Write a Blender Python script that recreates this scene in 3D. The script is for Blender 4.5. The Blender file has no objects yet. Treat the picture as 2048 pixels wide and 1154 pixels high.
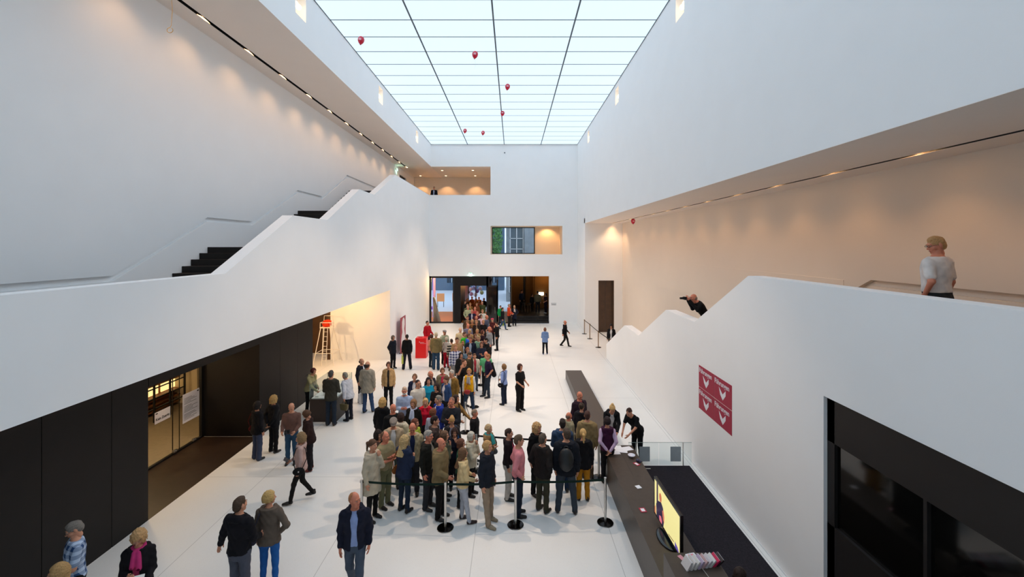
import bpy, math, random
import numpy as np
from mathutils import Matrix, Vector

random.seed(7)
rng = np.random.default_rng(11)
SC = bpy.context.scene
COL = SC.collection

# ------------------------------------------------------------------ camera
F, H, CX, CY = 880.0, 6.1, 1026.0, 491.0          # focal length in pixels, eye height, vanishing point
cam_d = bpy.data.cameras.new('camera'); cam = bpy.data.objects.new('camera', cam_d); COL.objects.link(cam)
cam.location = (0, 0, H); cam.rotation_euler = (math.pi / 2, 0, 0)
cam_d.sensor_width = 36.0; cam_d.lens = F / 2048 * 36.0
cam_d.shift_x = (1024 - CX) / 2048; cam_d.shift_y = (CY - 577) / 2048
cam_d.clip_start = 0.05; cam_d.clip_end = 300
SC.camera = cam
# ------------------------------------------------------------------ world, exposure
SC.view_settings.view_transform = 'Standard'; SC.view_settings.look = 'None'
SC.view_settings.gamma = 1.0; SC.view_settings.use_curve_mapping = False
SC.view_settings.exposure = 0.47
w = bpy.data.worlds.new('sky'); SC.world = w; w.use_nodes = True
w.node_tree.nodes['Background'].inputs[0].default_value = (.62, .74, .95, 1)
w.node_tree.nodes['Background'].inputs[1].default_value = 1.25
SC.cycles.max_bounces = 10; SC.cycles.diffuse_bounces = 7; SC.cycles.glossy_bounces = 4
SC.cycles.transmission_bounces = 6; SC.cycles.transparent_max_bounces = 12
SC.cycles.sample_clamp_indirect = 6.0
SC.cycles.use_denoising = True
SKY_E = .85            # radiance of the luminous ceiling
SKY_C = (.675, .85, 1.02)
WARM = (1.0, .62, .32)


def lamp(kind, loc, power, color=(1.0, .55, .26), size=.1, rot=(0, 0, 0), spot=None, blend=.6, name='lamp_light', parent=None):
    d = bpy.data.lights.new(name, kind); d.energy = power; d.color = color
    if kind == 'AREA': d.size = size
    else: d.shadow_soft_size = size
    if kind == 'SPOT': d.spot_size = spot; d.spot_blend = blend
    o = bpy.data.objects.new(name, d); COL.objects.link(o); o.location = loc; o.rotation_euler = rot
    if parent: o.parent = parent; o.matrix_parent_inverse = parent.matrix_basis.inverted()
    return o


# ------------------------------------------------------------------ materials
def lin(c):
    if isinstance(c, str):
        c = tuple(int(c[i:i + 2], 16) / 255 for i in (0, 2, 4))
        return tuple(v / 12.92 if v <= .04045 else ((v + .055) / 1.055) ** 2.4 for v in c)
    return c


MATS = {}


def mat(name, col, rough=.6, metal=0.0, noise=0.0, scale=8.0, emit=None, es=0.0, spec=.5, alpha=None, trans=0.0, coords='Object', bump=0.0, bscale=60.0):
    if name in MATS: return MATS[name]
    m = bpy.data.materials.new(name); m.use_nodes = True; nt = m.node_tree; b = nt.nodes['Principled BSDF']
    c = lin(col)
    b.inputs['Base Color'].default_value = (*c, 1); b.inputs['Roughness'].default_value = rough
    b.inputs['Metallic'].default_value = metal; b.inputs['Specular IOR Level'].default_value = spec
    if trans: b.inputs['Transmission Weight'].default_value = trans; b.inputs['IOR'].default_value = 1.45
    if emit is not None:
        b.inputs['Emission Color'].default_value = (*lin(emit), 1); b.inputs['Emission Strength'].default_value = es
    if noise or bump:
        tc = nt.nodes.new('ShaderNodeTexCoord')
    if noise:
        nz = nt.nodes.new('ShaderNodeTexNoise'); nz.inputs['Scale'].default_value = scale; nz.inputs['Detail'].default_value = 3
        nt.links.new(tc.outputs[coords], nz.inputs['Vector'])
        rp = nt.nodes.new('ShaderNodeMapRange'); rp.inputs['From Min'].default_value = .25; rp.inputs['From Max'].default_value = .75
        rp.inputs['To Min'].default_value = 1 - noise; rp.inputs['To Max'].default_value = 1 + noise
        nt.links.new(nz.outputs['Fac'], rp.inputs['Value'])
        vm = nt.nodes.new('ShaderNodeVectorMath'); vm.operation = 'SCALE'; vm.inputs[0].default_value = c
        nt.links.new(rp.outputs[0], vm.inputs['Scale']); nt.links.new(vm.outputs[0], b.inputs['Base Color'])
    if bump:
        n2 = nt.nodes.new('ShaderNodeTexNoise'); n2.inputs['Scale'].default_value = bscale
        nt.links.new(tc.outputs[coords], n2.inputs['Vector'])
        bp = nt.nodes.new('ShaderNodeBump'); bp.inputs['Strength'].default_value = bump; bp.inputs['Distance'].default_value = .01
        nt.links.new(n2.outputs['Fac'], bp.inputs['Height']); nt.links.new(bp.outputs[0], b.inputs['Normal'])
    MATS[name] = m
    return m


def fabric(col, pat=None, rough=.88):
    key = 'fabric_%s_%s' % (col, pat)
    if key in MATS: return MATS[key]
    m = mat(key, col, rough, noise=.14, scale=9.0, spec=.25, bump=.25, bscale=14.0)
    if pat:
        nt = m.node_tree; b = nt.nodes['Principled BSDF']
        tc = nt.nodes.new('ShaderNodeTexCoord'); sp = nt.nodes.new('ShaderNodeSeparateXYZ'); nt.links.new(tc.outputs['Object'], sp.inputs[0])
        kind, c2, freq = pat.split(',')
        def band(sock, f, thr=.1):
            mu = nt.nodes.new('ShaderNodeMath'); mu.operation = 'MULTIPLY'; mu.inputs[1].default_value = f * 6.283; nt.links.new(sock, mu.inputs[0])
            si = nt.nodes.new('ShaderNodeMath'); si.operation = 'SINE'; nt.links.new(mu.outputs[0], si.inputs[0])
            gt = nt.nodes.new('ShaderNodeMath'); gt.operation = 'GREATER_THAN'; gt.inputs[1].default_value = thr; nt.links.new(si.outputs[0], gt.inputs[0])
            return gt.outputs[0]
        fz = band(sp.outputs['Z'], float(freq))
        if kind == 'check':
            fx = band(sp.outputs['X'], float(freq))
            ad = nt.nodes.new('ShaderNodeMath'); ad.operation = 'ADD'; nt.links.new(fz, ad.inputs[0]); nt.links.new(fx, ad.inputs[1])
            hf = nt.nodes.new('ShaderNodeMath'); hf.operation = 'MULTIPLY'; hf.inputs[1].default_value = .5; nt.links.new(ad.outputs[0], hf.inputs[0]); fz = hf.outputs[0]
        mx = nt.nodes.new('ShaderNodeMix'); mx.data_type = 'RGBA'
        mx.inputs['A'].default_value = (*lin(col), 1); mx.inputs['B'].default_value = (*lin(c2), 1)
        nt.links.new(fz, mx.inputs['Factor']); nt.links.new(mx.outputs['Result'], b.inputs['Base Color'])
    return m


WHITE = mat('white_plaster', (.90, .90, .897), .75, noise=.012, scale=1.2, spec=.2, bump=.05, bscale=120)
LAMP_TINT = mat('lamp_tinted_plaster', (.80, .70, .60), .78, noise=.012, scale=1.2, spec=.15, bump=.05, bscale=120)  # white plaster with the warm slot-lamp light put into its colour
SOFF = mat('lamp_tinted_soffit', (.90, .815, .745), .78, noise=.012, scale=1.2, spec=.15)  # paler tint for the soffits, warm bounced light painted into the plaster
BLACKW = mat('dark_wood', '0d0807', .6, noise=.25, scale=4, spec=.35)
STEP = mat('black_oak_step', '14100d', .55, noise=.2, scale=6, spec=.3)
BLACK = mat('matt_black', '08080a', .5)
CHROME = mat('brushed_steel', (.62, .6, .57), .28, 1.0)
GLASS = mat('clear_glass', (1, 1, 1), .02, trans=1.0)
CARPET = mat('charcoal_carpet', '2a272c', .95, noise=.3, scale=40, spec=.1)
DESK = mat('bronze_counter', '43382f', .40, noise=.12, scale=10, spec=.4)


def glass_nodes():
    m = bpy.data.materials.new('window_glass'); m.use_nodes = True; nt = m.node_tree; nt.nodes.clear()
    o = nt.nodes.new('ShaderNodeOutputMaterial'); t = nt.nodes.new('ShaderNodeBsdfTransparent'); g = nt.nodes.new('ShaderNodeBsdfGlossy')
    g.inputs['Roughness'].default_value = .03; g.inputs['Color'].default_value = (.9, .95, 1, 1)
    t.inputs['Color'].default_value = (.93, .96, .96, 1)
    fr = nt.nodes.new('ShaderNodeFresnel'); fr.inputs['IOR'].default_value = 1.45; mx = nt.nodes.new('ShaderNodeMixShader')
    ge = nt.nodes.new('ShaderNodeNewGeometry'); iv = nt.nodes.new('ShaderNodeMath'); iv.operation = 'SUBTRACT'; iv.inputs[0].default_value = 1.0; nt.links.new(ge.outputs['Backfacing'], iv.inputs[1])
    ml = nt.nodes.new('ShaderNodeMath'); ml.operation = 'MULTIPLY'; nt.links.new(iv.outputs[0], ml.inputs[0]); nt.links.new(fr.outputs[0], ml.inputs[1])
    nt.links.new(ml.outputs[0], mx.inputs[0]); nt.links.new(t.outputs[0], mx.inputs[1]); nt.links.new(g.outputs[0], mx.inputs[2])
    nt.links.new(mx.outputs[0], o.inputs[0]); return m


PANE = glass_nodes()


def floor_material():
    m = mat('white_terrazzo', (.80, .79, .765), .42, spec=.4)
    nt = m.node_tree; b = nt.nodes['Principled BSDF']; tc = nt.nodes.new('ShaderNodeTexCoord')
    v = nt.nodes.new('ShaderNodeTexVoronoi'); v.inputs['Scale'].default_value = 42; nt.links.new(tc.outputs['Object'], v.inputs['Vector'])
    r = nt.nodes.new('ShaderNodeValToRGB'); r.color_ramp.elements[0].position = .07; r.color_ramp.elements[1].position = .16
    r.color_ramp.elements[0].color = (.56, .55, .53, 1); r.color_ramp.elements[1].color = (.81, .80, .775, 1)
    nt.links.new(v.outputs['Distance'], r.inputs[0])
    n = nt.nodes.new('ShaderNodeTexNoise'); n.inputs['Scale'].default_value = .7; n.inputs['Detail'].default_value = 5; nt.links.new(tc.outputs['Object'], n.inputs['Vector'])
    mr = nt.nodes.new('ShaderNodeMapRange'); mr.inputs['To Min'].default_value = .92; mr.inputs['To Max'].default_value = 1.05; nt.links.new(n.outputs['Fac'], mr.inputs['Value'])
    sp = nt.nodes.new('ShaderNodeSeparateXYZ'); nt.links.new(tc.outputs['Object'], sp.inputs[0])
    def line(sock, off, per):
        a = nt.nodes.new('ShaderNodeMath'); a.operation = 'SUBTRACT'; a.inputs[1].default_value = off; nt.links.new(sock, a.inputs[0])
        p = nt.nodes.new('ShaderNodeMath'); p.operation = 'PINGPONG'; p.inputs[1].default_value = per / 2; nt.links.new(a.outputs[0], p.inputs[0])
        l = nt.nodes.new('ShaderNodeMath'); l.operation = 'GREATER_THAN'; l.inputs[1].default_value = .006; nt.links.new(p.outputs[0], l.inputs[0]); return l.outputs[0]
    mn = nt.nodes.new('ShaderNodeMath'); mn.operation = 'MINIMUM'
    nt.links.new(line(sp.outputs['X'], -.8, 2.87), mn.inputs[0]); nt.links.new(line(sp.outputs['Y'], 11.6, 6.0), mn.inputs[1])
    m2 = nt.nodes.new('ShaderNodeMapRange'); m2.inputs['To Min'].default_value = .62; m2.inputs['To Max'].default_value = 1; nt.links.new(mn.outputs[0], m2.inputs['Value'])
    mm = nt.nodes.new('ShaderNodeMath'); mm.operation = 'MULTIPLY'; nt.links.new(mr.outputs[0], mm.inputs[0]); nt.links.new(m2.outputs[0], mm.inputs[1])
    vm = nt.nodes.new('ShaderNodeVectorMath'); vm.operation = 'SCALE'; nt.links.new(r.outputs[0], vm.inputs[0]); nt.links.new(mm.outputs[0], vm.inputs['Scale'])
    nt.links.new(vm.outputs[0], b.inputs['Base Color']); return m


# ------------------------------------------------------------------ mesh helpers
class MB:
    def __init__(s): s.v, s.f = [], []
    def quad(s, a, b, c, d): n = len(s.v); s.v += [a, b, c, d]; s.f.append((n, n + 1, n + 2, n + 3)); return s
    def box(s, x0, x1, y0, y1, z0, z1):
        n = len(s.v); s.v += [(x, y, z) for z in (z0, z1) for y in (y0, y1) for x in (x0, x1)]
        for f in ((0, 2, 3, 1), (4, 5, 7, 6), (0, 1, 5, 4), (1, 3, 7, 5), (3, 2, 6, 7), (2, 0, 4, 6)): s.f.append(tuple(n + i for i in f))
        return s
    def prism(s, pts, axis, a, b):
        """pts: polygon in the two other axes, extruded along axis from a to b"""
        n = len(s.v); k = len(pts)
        for t in (a, b):
            for p in pts:
                s.v.append({'x': (t, p[0], p[1]), 'y': (p[0], t, p[1]), 'z': (p[0], p[1], t)}[axis])
        s.f.append(tuple(n + i for i in range(k))); s.f.append(tuple(n + k + i for i in reversed(range(k))))
        for i in range(k):
            j = (i + 1) % k; s.f.append((n + i, n + k + i, n + k + j, n + j))
        return s
    def tube(s, pts, r, seg=8, r2=None, close=False):
        pts = [Vector(p) for p in pts]; m = len(pts); n0 = len(s.v); ref = None
        for i, p in enumerate(pts):
            if close: t = pts[(i + 1) % m] - pts[i - 1]
            else: t = pts[min(i + 1, m - 1)] - pts[max(i - 1, 0)]
            t.normalize()
            if ref is None or abs(ref.dot(t)) > .98: ref = Vector((0, 0, 1)) if abs(t.z) < .9 else Vector((0, 1, 0))
            u = t.cross(ref).normalized(); v = u.cross(t).normalized(); ref = v
            rr = r if r2 is None else r + (r2 - r) * i / (m - 1)
            for k in range(seg):
                a = 2 * math.pi * k / seg; s.v.append(tuple(p + u * math.cos(a) * rr + v * math.sin(a) * rr))
        for i in range(m if close else m - 1):
            for k in range(seg):
                a = n0 + i * seg + k; b = n0 + i * seg + (k + 1) % seg; c = n0 + ((i + 1) % m) * seg + (k + 1) % seg; d = n0 + ((i + 1) % m) * seg + k
                s.f.append((a, b, c, d))
        if not close:
            s.f.append(tuple(n0 + k for k in reversed(range(seg)))); s.f.append(tuple(n0 + (m - 1) * seg + k for k in range(seg)))
        return s
    def lathe(s, prof, c=(0, 0, 0), seg=32, axis='z'):
        n0 = len(s.v)
        for r, z in prof:
            for k in range(seg):
                a = 2 * math.pi * k / seg; p = (r * math.cos(a), r * math.sin(a), z)
                if axis == 'y': p = (p[0], p[2], p[1])
                if axis == 'x': p = (p[2], p[0], p[1])
                s.v.append((p[0] + c[0], p[1] + c[1], p[2] + c[2]))
        for i in range(len(prof) - 1):
            for k in range(seg):
                s.f.append((n0 + i * seg + k, n0 + i * seg + (k + 1) % seg, n0 + (i + 1) * seg + (k + 1) % seg, n0 + (i + 1) * seg + k))
        return s
    def ball(s, c, r, seg=12, rings=8):
        if not hasattr(r, '__len__'): r = (r, r, r)
        n0 = len(s.v)
        for i in range(rings + 1):
            p = math.pi * i / rings
            for k in range(seg):
                a = 2 * math.pi * k / seg
                s.v.append((c[0] + r[0] * math.sin(p) * math.cos(a), c[1] + r[1] * math.sin(p) * math.sin(a), c[2] + r[2] * math.cos(p)))
        for i in range(rings):
            for k in range(seg):
                s.f.append((n0 + i * seg + k, n0 + (i + 1) * seg + k, n0 + (i + 1) * seg + (k + 1) % seg, n0 + i * seg + (k + 1) % seg))
        return s
    def xf(s, M, start=0):
        for i in range(start, len(s.v)): s.v[i] = tuple(M @ Vector(s.v[i]))
        return s
    def build(s, name, material, parent=None, smooth=False, bevel=0.0, world=True):
        me = bpy.data.meshes.new(name); me.from_pydata(s.v, [], s.f); me.validate(); me.update()
        if smooth: me.shade_smooth()
        me.materials.append(material)
        o = bpy.data.objects.new(name, me); COL.objects.link(o)
        if parent:
            o.parent = parent
            if world: o.matrix_parent_inverse = parent.matrix_basis.inverted()
        if bevel:
            b = o.modifiers.new('bevel', 'BEVEL'); b.width = bevel; b.segments = 2; b.limit_method = 'ANGLE'
        return o


def tag(o, label=None, cat=None, group=None, kind=None):
    if label: o['label'] = label
    if cat: o['category'] = cat
    if group: o['group'] = group
    if kind: o['kind'] = kind
    return o


def empty(name, loc, label=None, cat=None, group=None, rz=0.0, kind=None):
    o = bpy.data.objects.new(name, None); COL.objects.link(o); o.location = loc; o.rotation_euler = (0, 0, rz); o.empty_display_size = .2
    return tag(o, label, cat, group, kind)


def holed(mb, axis, p0, p1, u0, u1, v0, v1, holes):
    """a wall slab between p0 (seen face) and p1 across axis 'x' (u=Y) or 'y' (u=X), v=Z, with rectangular holes right through"""
    us = sorted({u0, u1, *[min(max(h[i], u0), u1) for h in holes for i in (0, 1)]}); vs = sorted({v0, v1, *[min(max(h[i], v0), v1) for h in holes for i in (2, 3)]})
    solid = lambda i, j: 0 <= i < len(us) - 1 and 0 <= j < len(vs) - 1 and not any(h[0] < (us[i] + us[i + 1]) / 2 < h[1] and h[2] < (vs[j] + vs[j + 1]) / 2 < h[3] for h in holes)
    P = (lambda p, u, v: (p, u, v)) if axis == 'x' else (lambda p, u, v: (u, p, v))
    for i in range(len(us) - 1):
        for j in range(len(vs) - 1):
            if not solid(i, j): continue
            a, b, c, d = us[i], us[i + 1], vs[j], vs[j + 1]
            mb.quad(P(p0, a, c), P(p0, b, c), P(p0, b, d), P(p0, a, d)); mb.quad(P(p1, a, c), P(p1, a, d), P(p1, b, d), P(p1, b, c))
            if not solid(i - 1, j): mb.quad(P(p0, a, c), P(p0, a, d), P(p1, a, d), P(p1, a, c))
            if not solid(i + 1, j): mb.quad(P(p0, b, c), P(p1, b, c), P(p1, b, d), P(p0, b, d))
            if not solid(i, j - 1): mb.quad(P(p0, a, c), P(p1, a, c), P(p1, b, c), P(p0, b, c))
            if not solid(i, j + 1): mb.quad(P(p0, a, d), P(p0, b, d), P(p1, b, d), P(p1, a, d))
    return mb


def text(body, loc, size, material, xd, yd, parent=None, name='lettering', ext=.001, bold=0.0, align='LEFT', sx=1.0):
    c = bpy.data.curves.new(name, 'FONT'); c.body = body; c.size = size; c.extrude = ext; c.offset = bold; c.align_x = align
    c.materials.append(material); c.resolution_u = 3
    tmp = bpy.data.objects.new(name, c); COL.objects.link(tmp); bpy.context.view_layer.update()
    me = bpy.data.meshes.new_from_object(tmp.evaluated_get(bpy.context.evaluated_depsgraph_get())); bpy.data.objects.remove(tmp)
    if not me.materials: me.materials.append(material)
    o = bpy.data.objects.new(name, me); COL.objects.link(o)
    x, y = Vector(xd), Vector(yd); n = x.cross(y)
    M = Matrix((x * sx, y, n)).transposed().to_4x4(); M.translation = Vector(loc)
    o.matrix_world = M
    if parent: o.parent = parent; o.matrix_parent_inverse = parent.matrix_basis.inverted()
    return o
# ================================================================== THE HALL
XL, XP, XLW = -6.41, -6.56, -9.0        # upper wall, parapet face, outer wall on the stair side
XR, XRW = 5.04, 7.67
YB, ZC, ZS, ZSR = 34.4, 14.0, 12.28, 7.66
S = lambda o: tag(o, kind='structure')
FLOOR = floor_material()

fl = MB(); fl.box(-8.1, 9, -4, YB, -.3, 0); fl.box(-15, -8.1, 14.05, 25.2, -.3, 0); fl.box(-15, -8.1, -4, 9.78, -.3, 0)
S(fl.build('floor', FLOOR))
S(MB().box(-9.92, -8.1, 9.78, 14.05, -.3, 0).build('floor_recess', mat('dark_oak_floor', '2a1c12', .45, noise=.35, scale=5)))
S(MB().box(3.17, 4.88, -4, 12.17, 0, .012).build('floor_carpet', CARPET))

# luminous ceiling: glowing panels with their dark joints
pan = MB(); fr = MB()
x_edges = [XL + i * (XR - XL) / 4 for i in range(5)]; y_edges = [YB - .1 - i * 1.26 for i in range(31)]
for i in range(4):
    for j in range(30):
        pan.box(x_edges[i] + .02, x_edges[i + 1] - .02, y_edges[j + 1] + .016, y_edges[j] - .016, ZC, ZC + .05)
ce = pan.build('ceiling', mat('luminous_panel', (.12, .12, .12), .8, emit=SKY_C, es=SKY_E, spec=.1)); S(ce)
for x in x_edges: fr.box(x - .028, x + .028, y_edges[-1], YB, ZC - .012, ZC + .06)
for y in y_edges: fr.box(XL, XR, y - .022, y + .022, ZC - .006, ZC + .06)
fr.build('frame', mat('ceiling_joint', '66727c', .6), ce)
S(MB().box(XL - .4, XR + .4, -4, y_edges[-1], ZC, ZC + .3).box(XL - .4, XR + .4, -4.4, YB + .4, ZC + .3, ZC + .5).build('ceiling_border', WHITE))

# upper walls with the lamp niches
NICHE_Y = (5.25, 13.3, 21.35, 29.4)
nh = [(y - .33, y + .33, 12.98, 13.75) for y in NICHE_Y]
wl = holed(MB(), 'x', XL, XL - .45, -4, YB, ZS, ZC + .3, nh)
wr = holed(MB(), 'x', XR, XR + .45, -4, YB, ZSR, ZC + .3, nh)
for y in NICHE_Y:
    wl.box(XL - .47, XL - .45, y - .34, y + .34, 12.97, 13.77); wr.box(XR + .45, XR + .47, y - .34, y + .34, 12.97, 13.77)
# left soffit with its lamp slot, end pieces
sf = MB(); sf.box(-8.34, XL - .001, -4, YB + 5.6, ZS - .004, ZS + .35); sf.box(-9.3, -8.46, -4, YB + 5.6, ZS - .004, ZS + .35); sf.box(-8.47, -8.33, 34.9, YB + 5.6, ZS - .004, ZS + .35)
wl.box(-8.6, -8.2, -4, 34.9, ZS + .35, ZS + .4)
S(wl.build('wall_left', WHITE))
# right soffit with its lamp slot
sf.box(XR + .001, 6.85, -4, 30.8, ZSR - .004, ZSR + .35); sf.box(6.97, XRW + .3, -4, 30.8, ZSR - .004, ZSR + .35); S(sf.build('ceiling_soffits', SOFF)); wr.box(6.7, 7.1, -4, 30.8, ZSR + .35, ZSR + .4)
# wall block beyond the stair with a doorway
holed(wr, 'y', 30.8, 31.2, XR, XRW + .3, 0, ZSR + .35, [(5.98, 7.07, 0, 3.65)])
wr.box(XR - .002, XR + .3, 30.799, YB, 0, ZSR + .02)
S(wr.build('wall_right', WHITE))
sl = MB()
for a, b, z, y1 in ((-8.46, -8.34, ZS, 34.9), (6.85, 6.97, ZSR, 30.8)): sl.box(a, b, -4, y1, z + .22, z + .24)
sl.box(-8.345, -8.338, -4, 34.9, ZS + .02, ZS + .24); sl.box(-8.462, -8.455, -4, 34.9, ZS + .02, ZS + .24); sl.box(6.848, 6.853, -4, 30.8, ZSR + .02, ZSR + .24); sl.box(6.967, 6.973, -4, 30.8, ZSR + .001, ZSR + .24); sl.box(-8.463, -8.457, -4, 34.9, ZS + .001, ZS + .24)
S(sl.build('ceiling_slot', BLACK))

# outer wall on the stair side with the recessed handrail groove
def groove_wall(x, sgn, zb, zt, kinks, y0, y1, gz):
    up = [(y0, kinks[0][1])] + kinks + [(y1, kinks[-1][1])]
    mb = MB(); mb.prism([*up, (y1, zt), (y0, zt)], 'x', x, x + sgn * .25)
    lo = [(y, z - gz) for y, z in up]
    mb.prism([(y0, zb), (y1, zb), *reversed(lo)], 'x', x, x + sgn * .25)
    a, b = sorted((x + sgn * .1, x + sgn * .26)); mb.box(a, b, y0, y1, zb, zt)
    return mb


m = groove_wall(XLW, -1, 3.7, ZS, [(9.9, 5.42), (12.96, 6.93), (15.2, 6.93), (18.4, 8.42), (20.8, 8.42), (23.9, 9.93)], -4, 30.0, .13)
m.box(XLW - .25, XLW, 30.0, 34.9, 3.7, ZS); m.box(XLW - .25, XLW, 37.1, 40.2, 3.7, ZS); m.box(XLW - .25, XLW, 34.9, 37.1, 11.75, ZS)
m.box(XLW - .26, XLW - .2, 34.9, 37.1, 3.7, 9.1)
S(m.build('wall_left_outer', WHITE))
S(MB().box(XLW - .2, XLW - .12, 34.9, 37.1, 9.1, 11.75).build('door_1', mat('dark_green_door', '20201c', .5)))
m = groove_wall(XRW, 1, 0, ZSR + .3, [(9.43, 5.36), (12.2, 3.9), (14.4, 3.9), (17.5, 2.4), (19.8, 2.4), (23.6, .75)], -4, 24.5, .13)
m.box(XRW, XRW + .25, 24.5, 31, 0, ZSR + .3)
m.box(XRW - .012, XRW, 10.2, 29.0, 3.9, 5.3)
S(m.build('wall_right_outer', LAMP_TINT))
S(MB().box(5.98, 6.5, 30.98, 31.05, .01, 3.64).box(6.51, 7.07, 30.98, 31.05, .01, 3.64).box(7.0, 7.07, 30.8, 30.98, .01, 3.65).build('door_2', mat('walnut_door', '4a3423', .5, noise=.2, scale=3)))

# parapets
TH = .33
lp = MB().prism([(-3, 3.72), (23.5, 3.72), (23.5, 0), (YB, 0), (YB, 10.05), (24.6, 10.05), (20.8, 8.5), (18.8, 8.5), (15.55, 7.0), (13.14, 7.0), (10.03, 5.46), (-3, 5.46)], 'x', XP, XP - TH)
lp.box(-9.75, XP - TH + .001, 23.5, 23.8, 0, 3.72)          # end wall of the recess under the stair
S(lp.build('wall_left_parapet', WHITE))
rp = MB().prism([(-3, 3.66), (7.14, 3.66), (7.14, 0), (23.76, 0), (23.76, .78), (19.9, 2.49), (17.67, 2.49), (14.5, 3.98), (12.22, 3.98), (9.43, 5.45), (-3, 5.45)], 'x', XR, XR + TH)
S(rp.build('wall_right_parapet', WHITE))


def stair_prof(flights, z0, base, y_end, steps=9):
    """flights: (y of the top riser, tread, z at the bottom, z at the top)"""
    pts = []
    for yt, tr, za, zb in flights:
        n = steps; r = (zb - za) / n
        for i in range(n):
            y = yt - (n - 1 - i) * tr if tr > 0 else yt - i * tr
            pts += [(y, za + r * i), (y, za + r * (i + 1))]
    return pts


pts = stair_prof([(12.96, .335, 4.5, 6.05), (18.4, .335, 6.05, 7.55), (24.1, .36, 7.55, 9.1)], 4.5, 3.72, 40)
st = MB().prism([(-3, 4.5), *pts, (YB + 5.6, 9.1), (YB + 5.6, 8.7), (24.4, 8.7), (24.4, 3.74), (-3, 3.74)], 'x', XLW, XP - TH)
stair_l = tag(st.build('staircase', STEP), 'broad black staircase rising in three flights behind the long white parapet under the exit sign', 'stairs', kind='structure')
# pale nosing on each step edge
nz = MB()
for i in range(0, len(pts), 2): nz.box(XLW + .01, XP - TH - .01, pts[i][0] - .004, pts[i][0] + .03, pts[i + 1][1], pts[i + 1][1] + .004)
nz.build('nosing', mat('step_nosing', '5a4535', .5), stair_l)
S(MB().box(XLW, XP - TH, -3, 24.4, 3.70, 3.74).build('ceiling_stair_soffit', WHITE))
pr = []
for yt, tr, za, zb in ((9.5, .33, 4.5, 3.03), (14.6, .36, 3.03, 1.54), (20.0, .39, 1.54, 0)):
    n = 9; r = (za - zb) / n
    for i in range(n): pr += [(yt + i * tr, za - r * i), (yt + i * tr, za - r * (i + 1))]
st = MB().prism([(-3, 4.5), *pr, (23.4, 0), (23.3, -.05), (8.0, -.05), (8.0, 3.9), (-3, 3.9)], 'x', XR + TH, XRW)
tag(st.build('staircase', STEP), 'black staircase going down to the hall behind the stepped white parapet', 'stairs', kind='structure')

# gallery at the top of the stair: floor, front wall, back wall with scallops of light
g = MB(); g.box(XP, -1.4, YB + .3, 40, 8.75, 9.1)
g.box(XLW - .25, -1.4, 40.0, 40.3, 8.7, ZS + .3); g.box(XP, -1.4, YB + .3, 40.2, ZS, ZS + .3); g.box(-1.762, -1.4, YB + .301, 40.2, 8.7, ZS)
S(g.build('wall_gallery', mat('gallery_plaster', (.76, .72, .66), .8, noise=.02)))
S(MB().box(-1.98, -1.78, 39.9, 39.98, 9.1, 10.45).build('window_1', mat('white_screen', (.8, .84, .9), .5, emit='e8f0ff', es=.7)))
S(MB().box(-2.06, -1.98, 39.88, 39.99, 9.1, 10.53).box(-2.06, -1.77, 39.88, 39.99, 10.45, 10.53).build('window_1_frame', BLACK))

# the end wall
HB = (-1.76, 3.88, 5.4, 7.64); HC = (XP - .3, 2.82, 0, 3.7); HA = (XP - .4, -1.76, 10.05, ZS)
bk = holed(MB(), 'y', YB, YB + .3, XP - .3, XR + .3, 0, ZC + .3, [HA, HB, HC])
bk.box(XP - .3, -1.76, YB, YB + .3, 0, .0001)
S(bk.build('wall_back', WHITE))
S(MB().box(XP - .33, XP + .001, YB, YB + .3, 0, 3.7).build('wall_back_pier', WHITE))
# middle window: reveal, glass, warm lit side wall
v = MB(); v.box(-1.76, 4.2, YB + .3, 37.4, 5.1, 5.4); v.box(-1.76, 4.2, YB + .3, 37.4, 7.64, 7.9); v.box(-2.0, -1.76, YB + .3, 37.4, 5.1, 7.9); v.box(3.88, 4.2, YB + .3, 37.4, 5.1, 7.9); v.box(1.82, 4.2, 37.0, 37.3, 5.1, 7.9)
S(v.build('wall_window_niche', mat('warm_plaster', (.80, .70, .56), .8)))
wf = MB(); wf.box(-1.76, 1.84, 36.95, 37.03, 5.4, 5.47); wf.box(-1.76, 1.84, 36.95, 37.03, 7.57, 7.64); wf.box(1.76, 1.84, 36.95, 37.03, 5.4, 7.64); wf.box(-1.76, -1.7, 36.95, 37.03, 5.4, 7.64)
wn = S(wf.build('window_2', BLACK)); MB().box(-1.7, 1.76, 36.985, 36.995, 5.47, 7.57).build('glass', PANE, wn)

# dark wood wall under the stair, panel by panel
pw = MB(); y = -3.0
while y < 9.7:
    y2 = min(y + 1.32, 9.775); pw.box(-8.3, -8.1, y + .006, y2 - .006, .0, 3.7); y = y2
S(pw.build('wall_left_panels', BLACKW))
pw = MB(); pw.box(-8.3, -8.1, 9.785, 14.05, 2.95, 3.7); y = 14.05
while y < 17.7:
    y2 = y + 1.25; pw.box(-8.3, -8.1, y + .006, y2 - .006, .0, 3.7); y = y2
pw.box(-9.92, -8.3, 14.06, 14.2, 0, 3.7)
pw.box(-12, -8.11, 17.68, 17.8, 0, 3.7)
S(pw.build('wall_left_panels_far', BLACKW))
S(MB().box(-8.32, -8.3, -3, 9.77, 0, 3.7).box(-9.92, -8.3, 9.6, 9.78, 0, 3.7).build('wall_left_core', BLACK))
S(MB().box(-9.92, -8.3, 9.7, 14.2, 2.95, 3.0).box(-15, -9.0, -3, 25.2, 3.7, 3.9).build('ceiling_left_low', WHITE))
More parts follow.
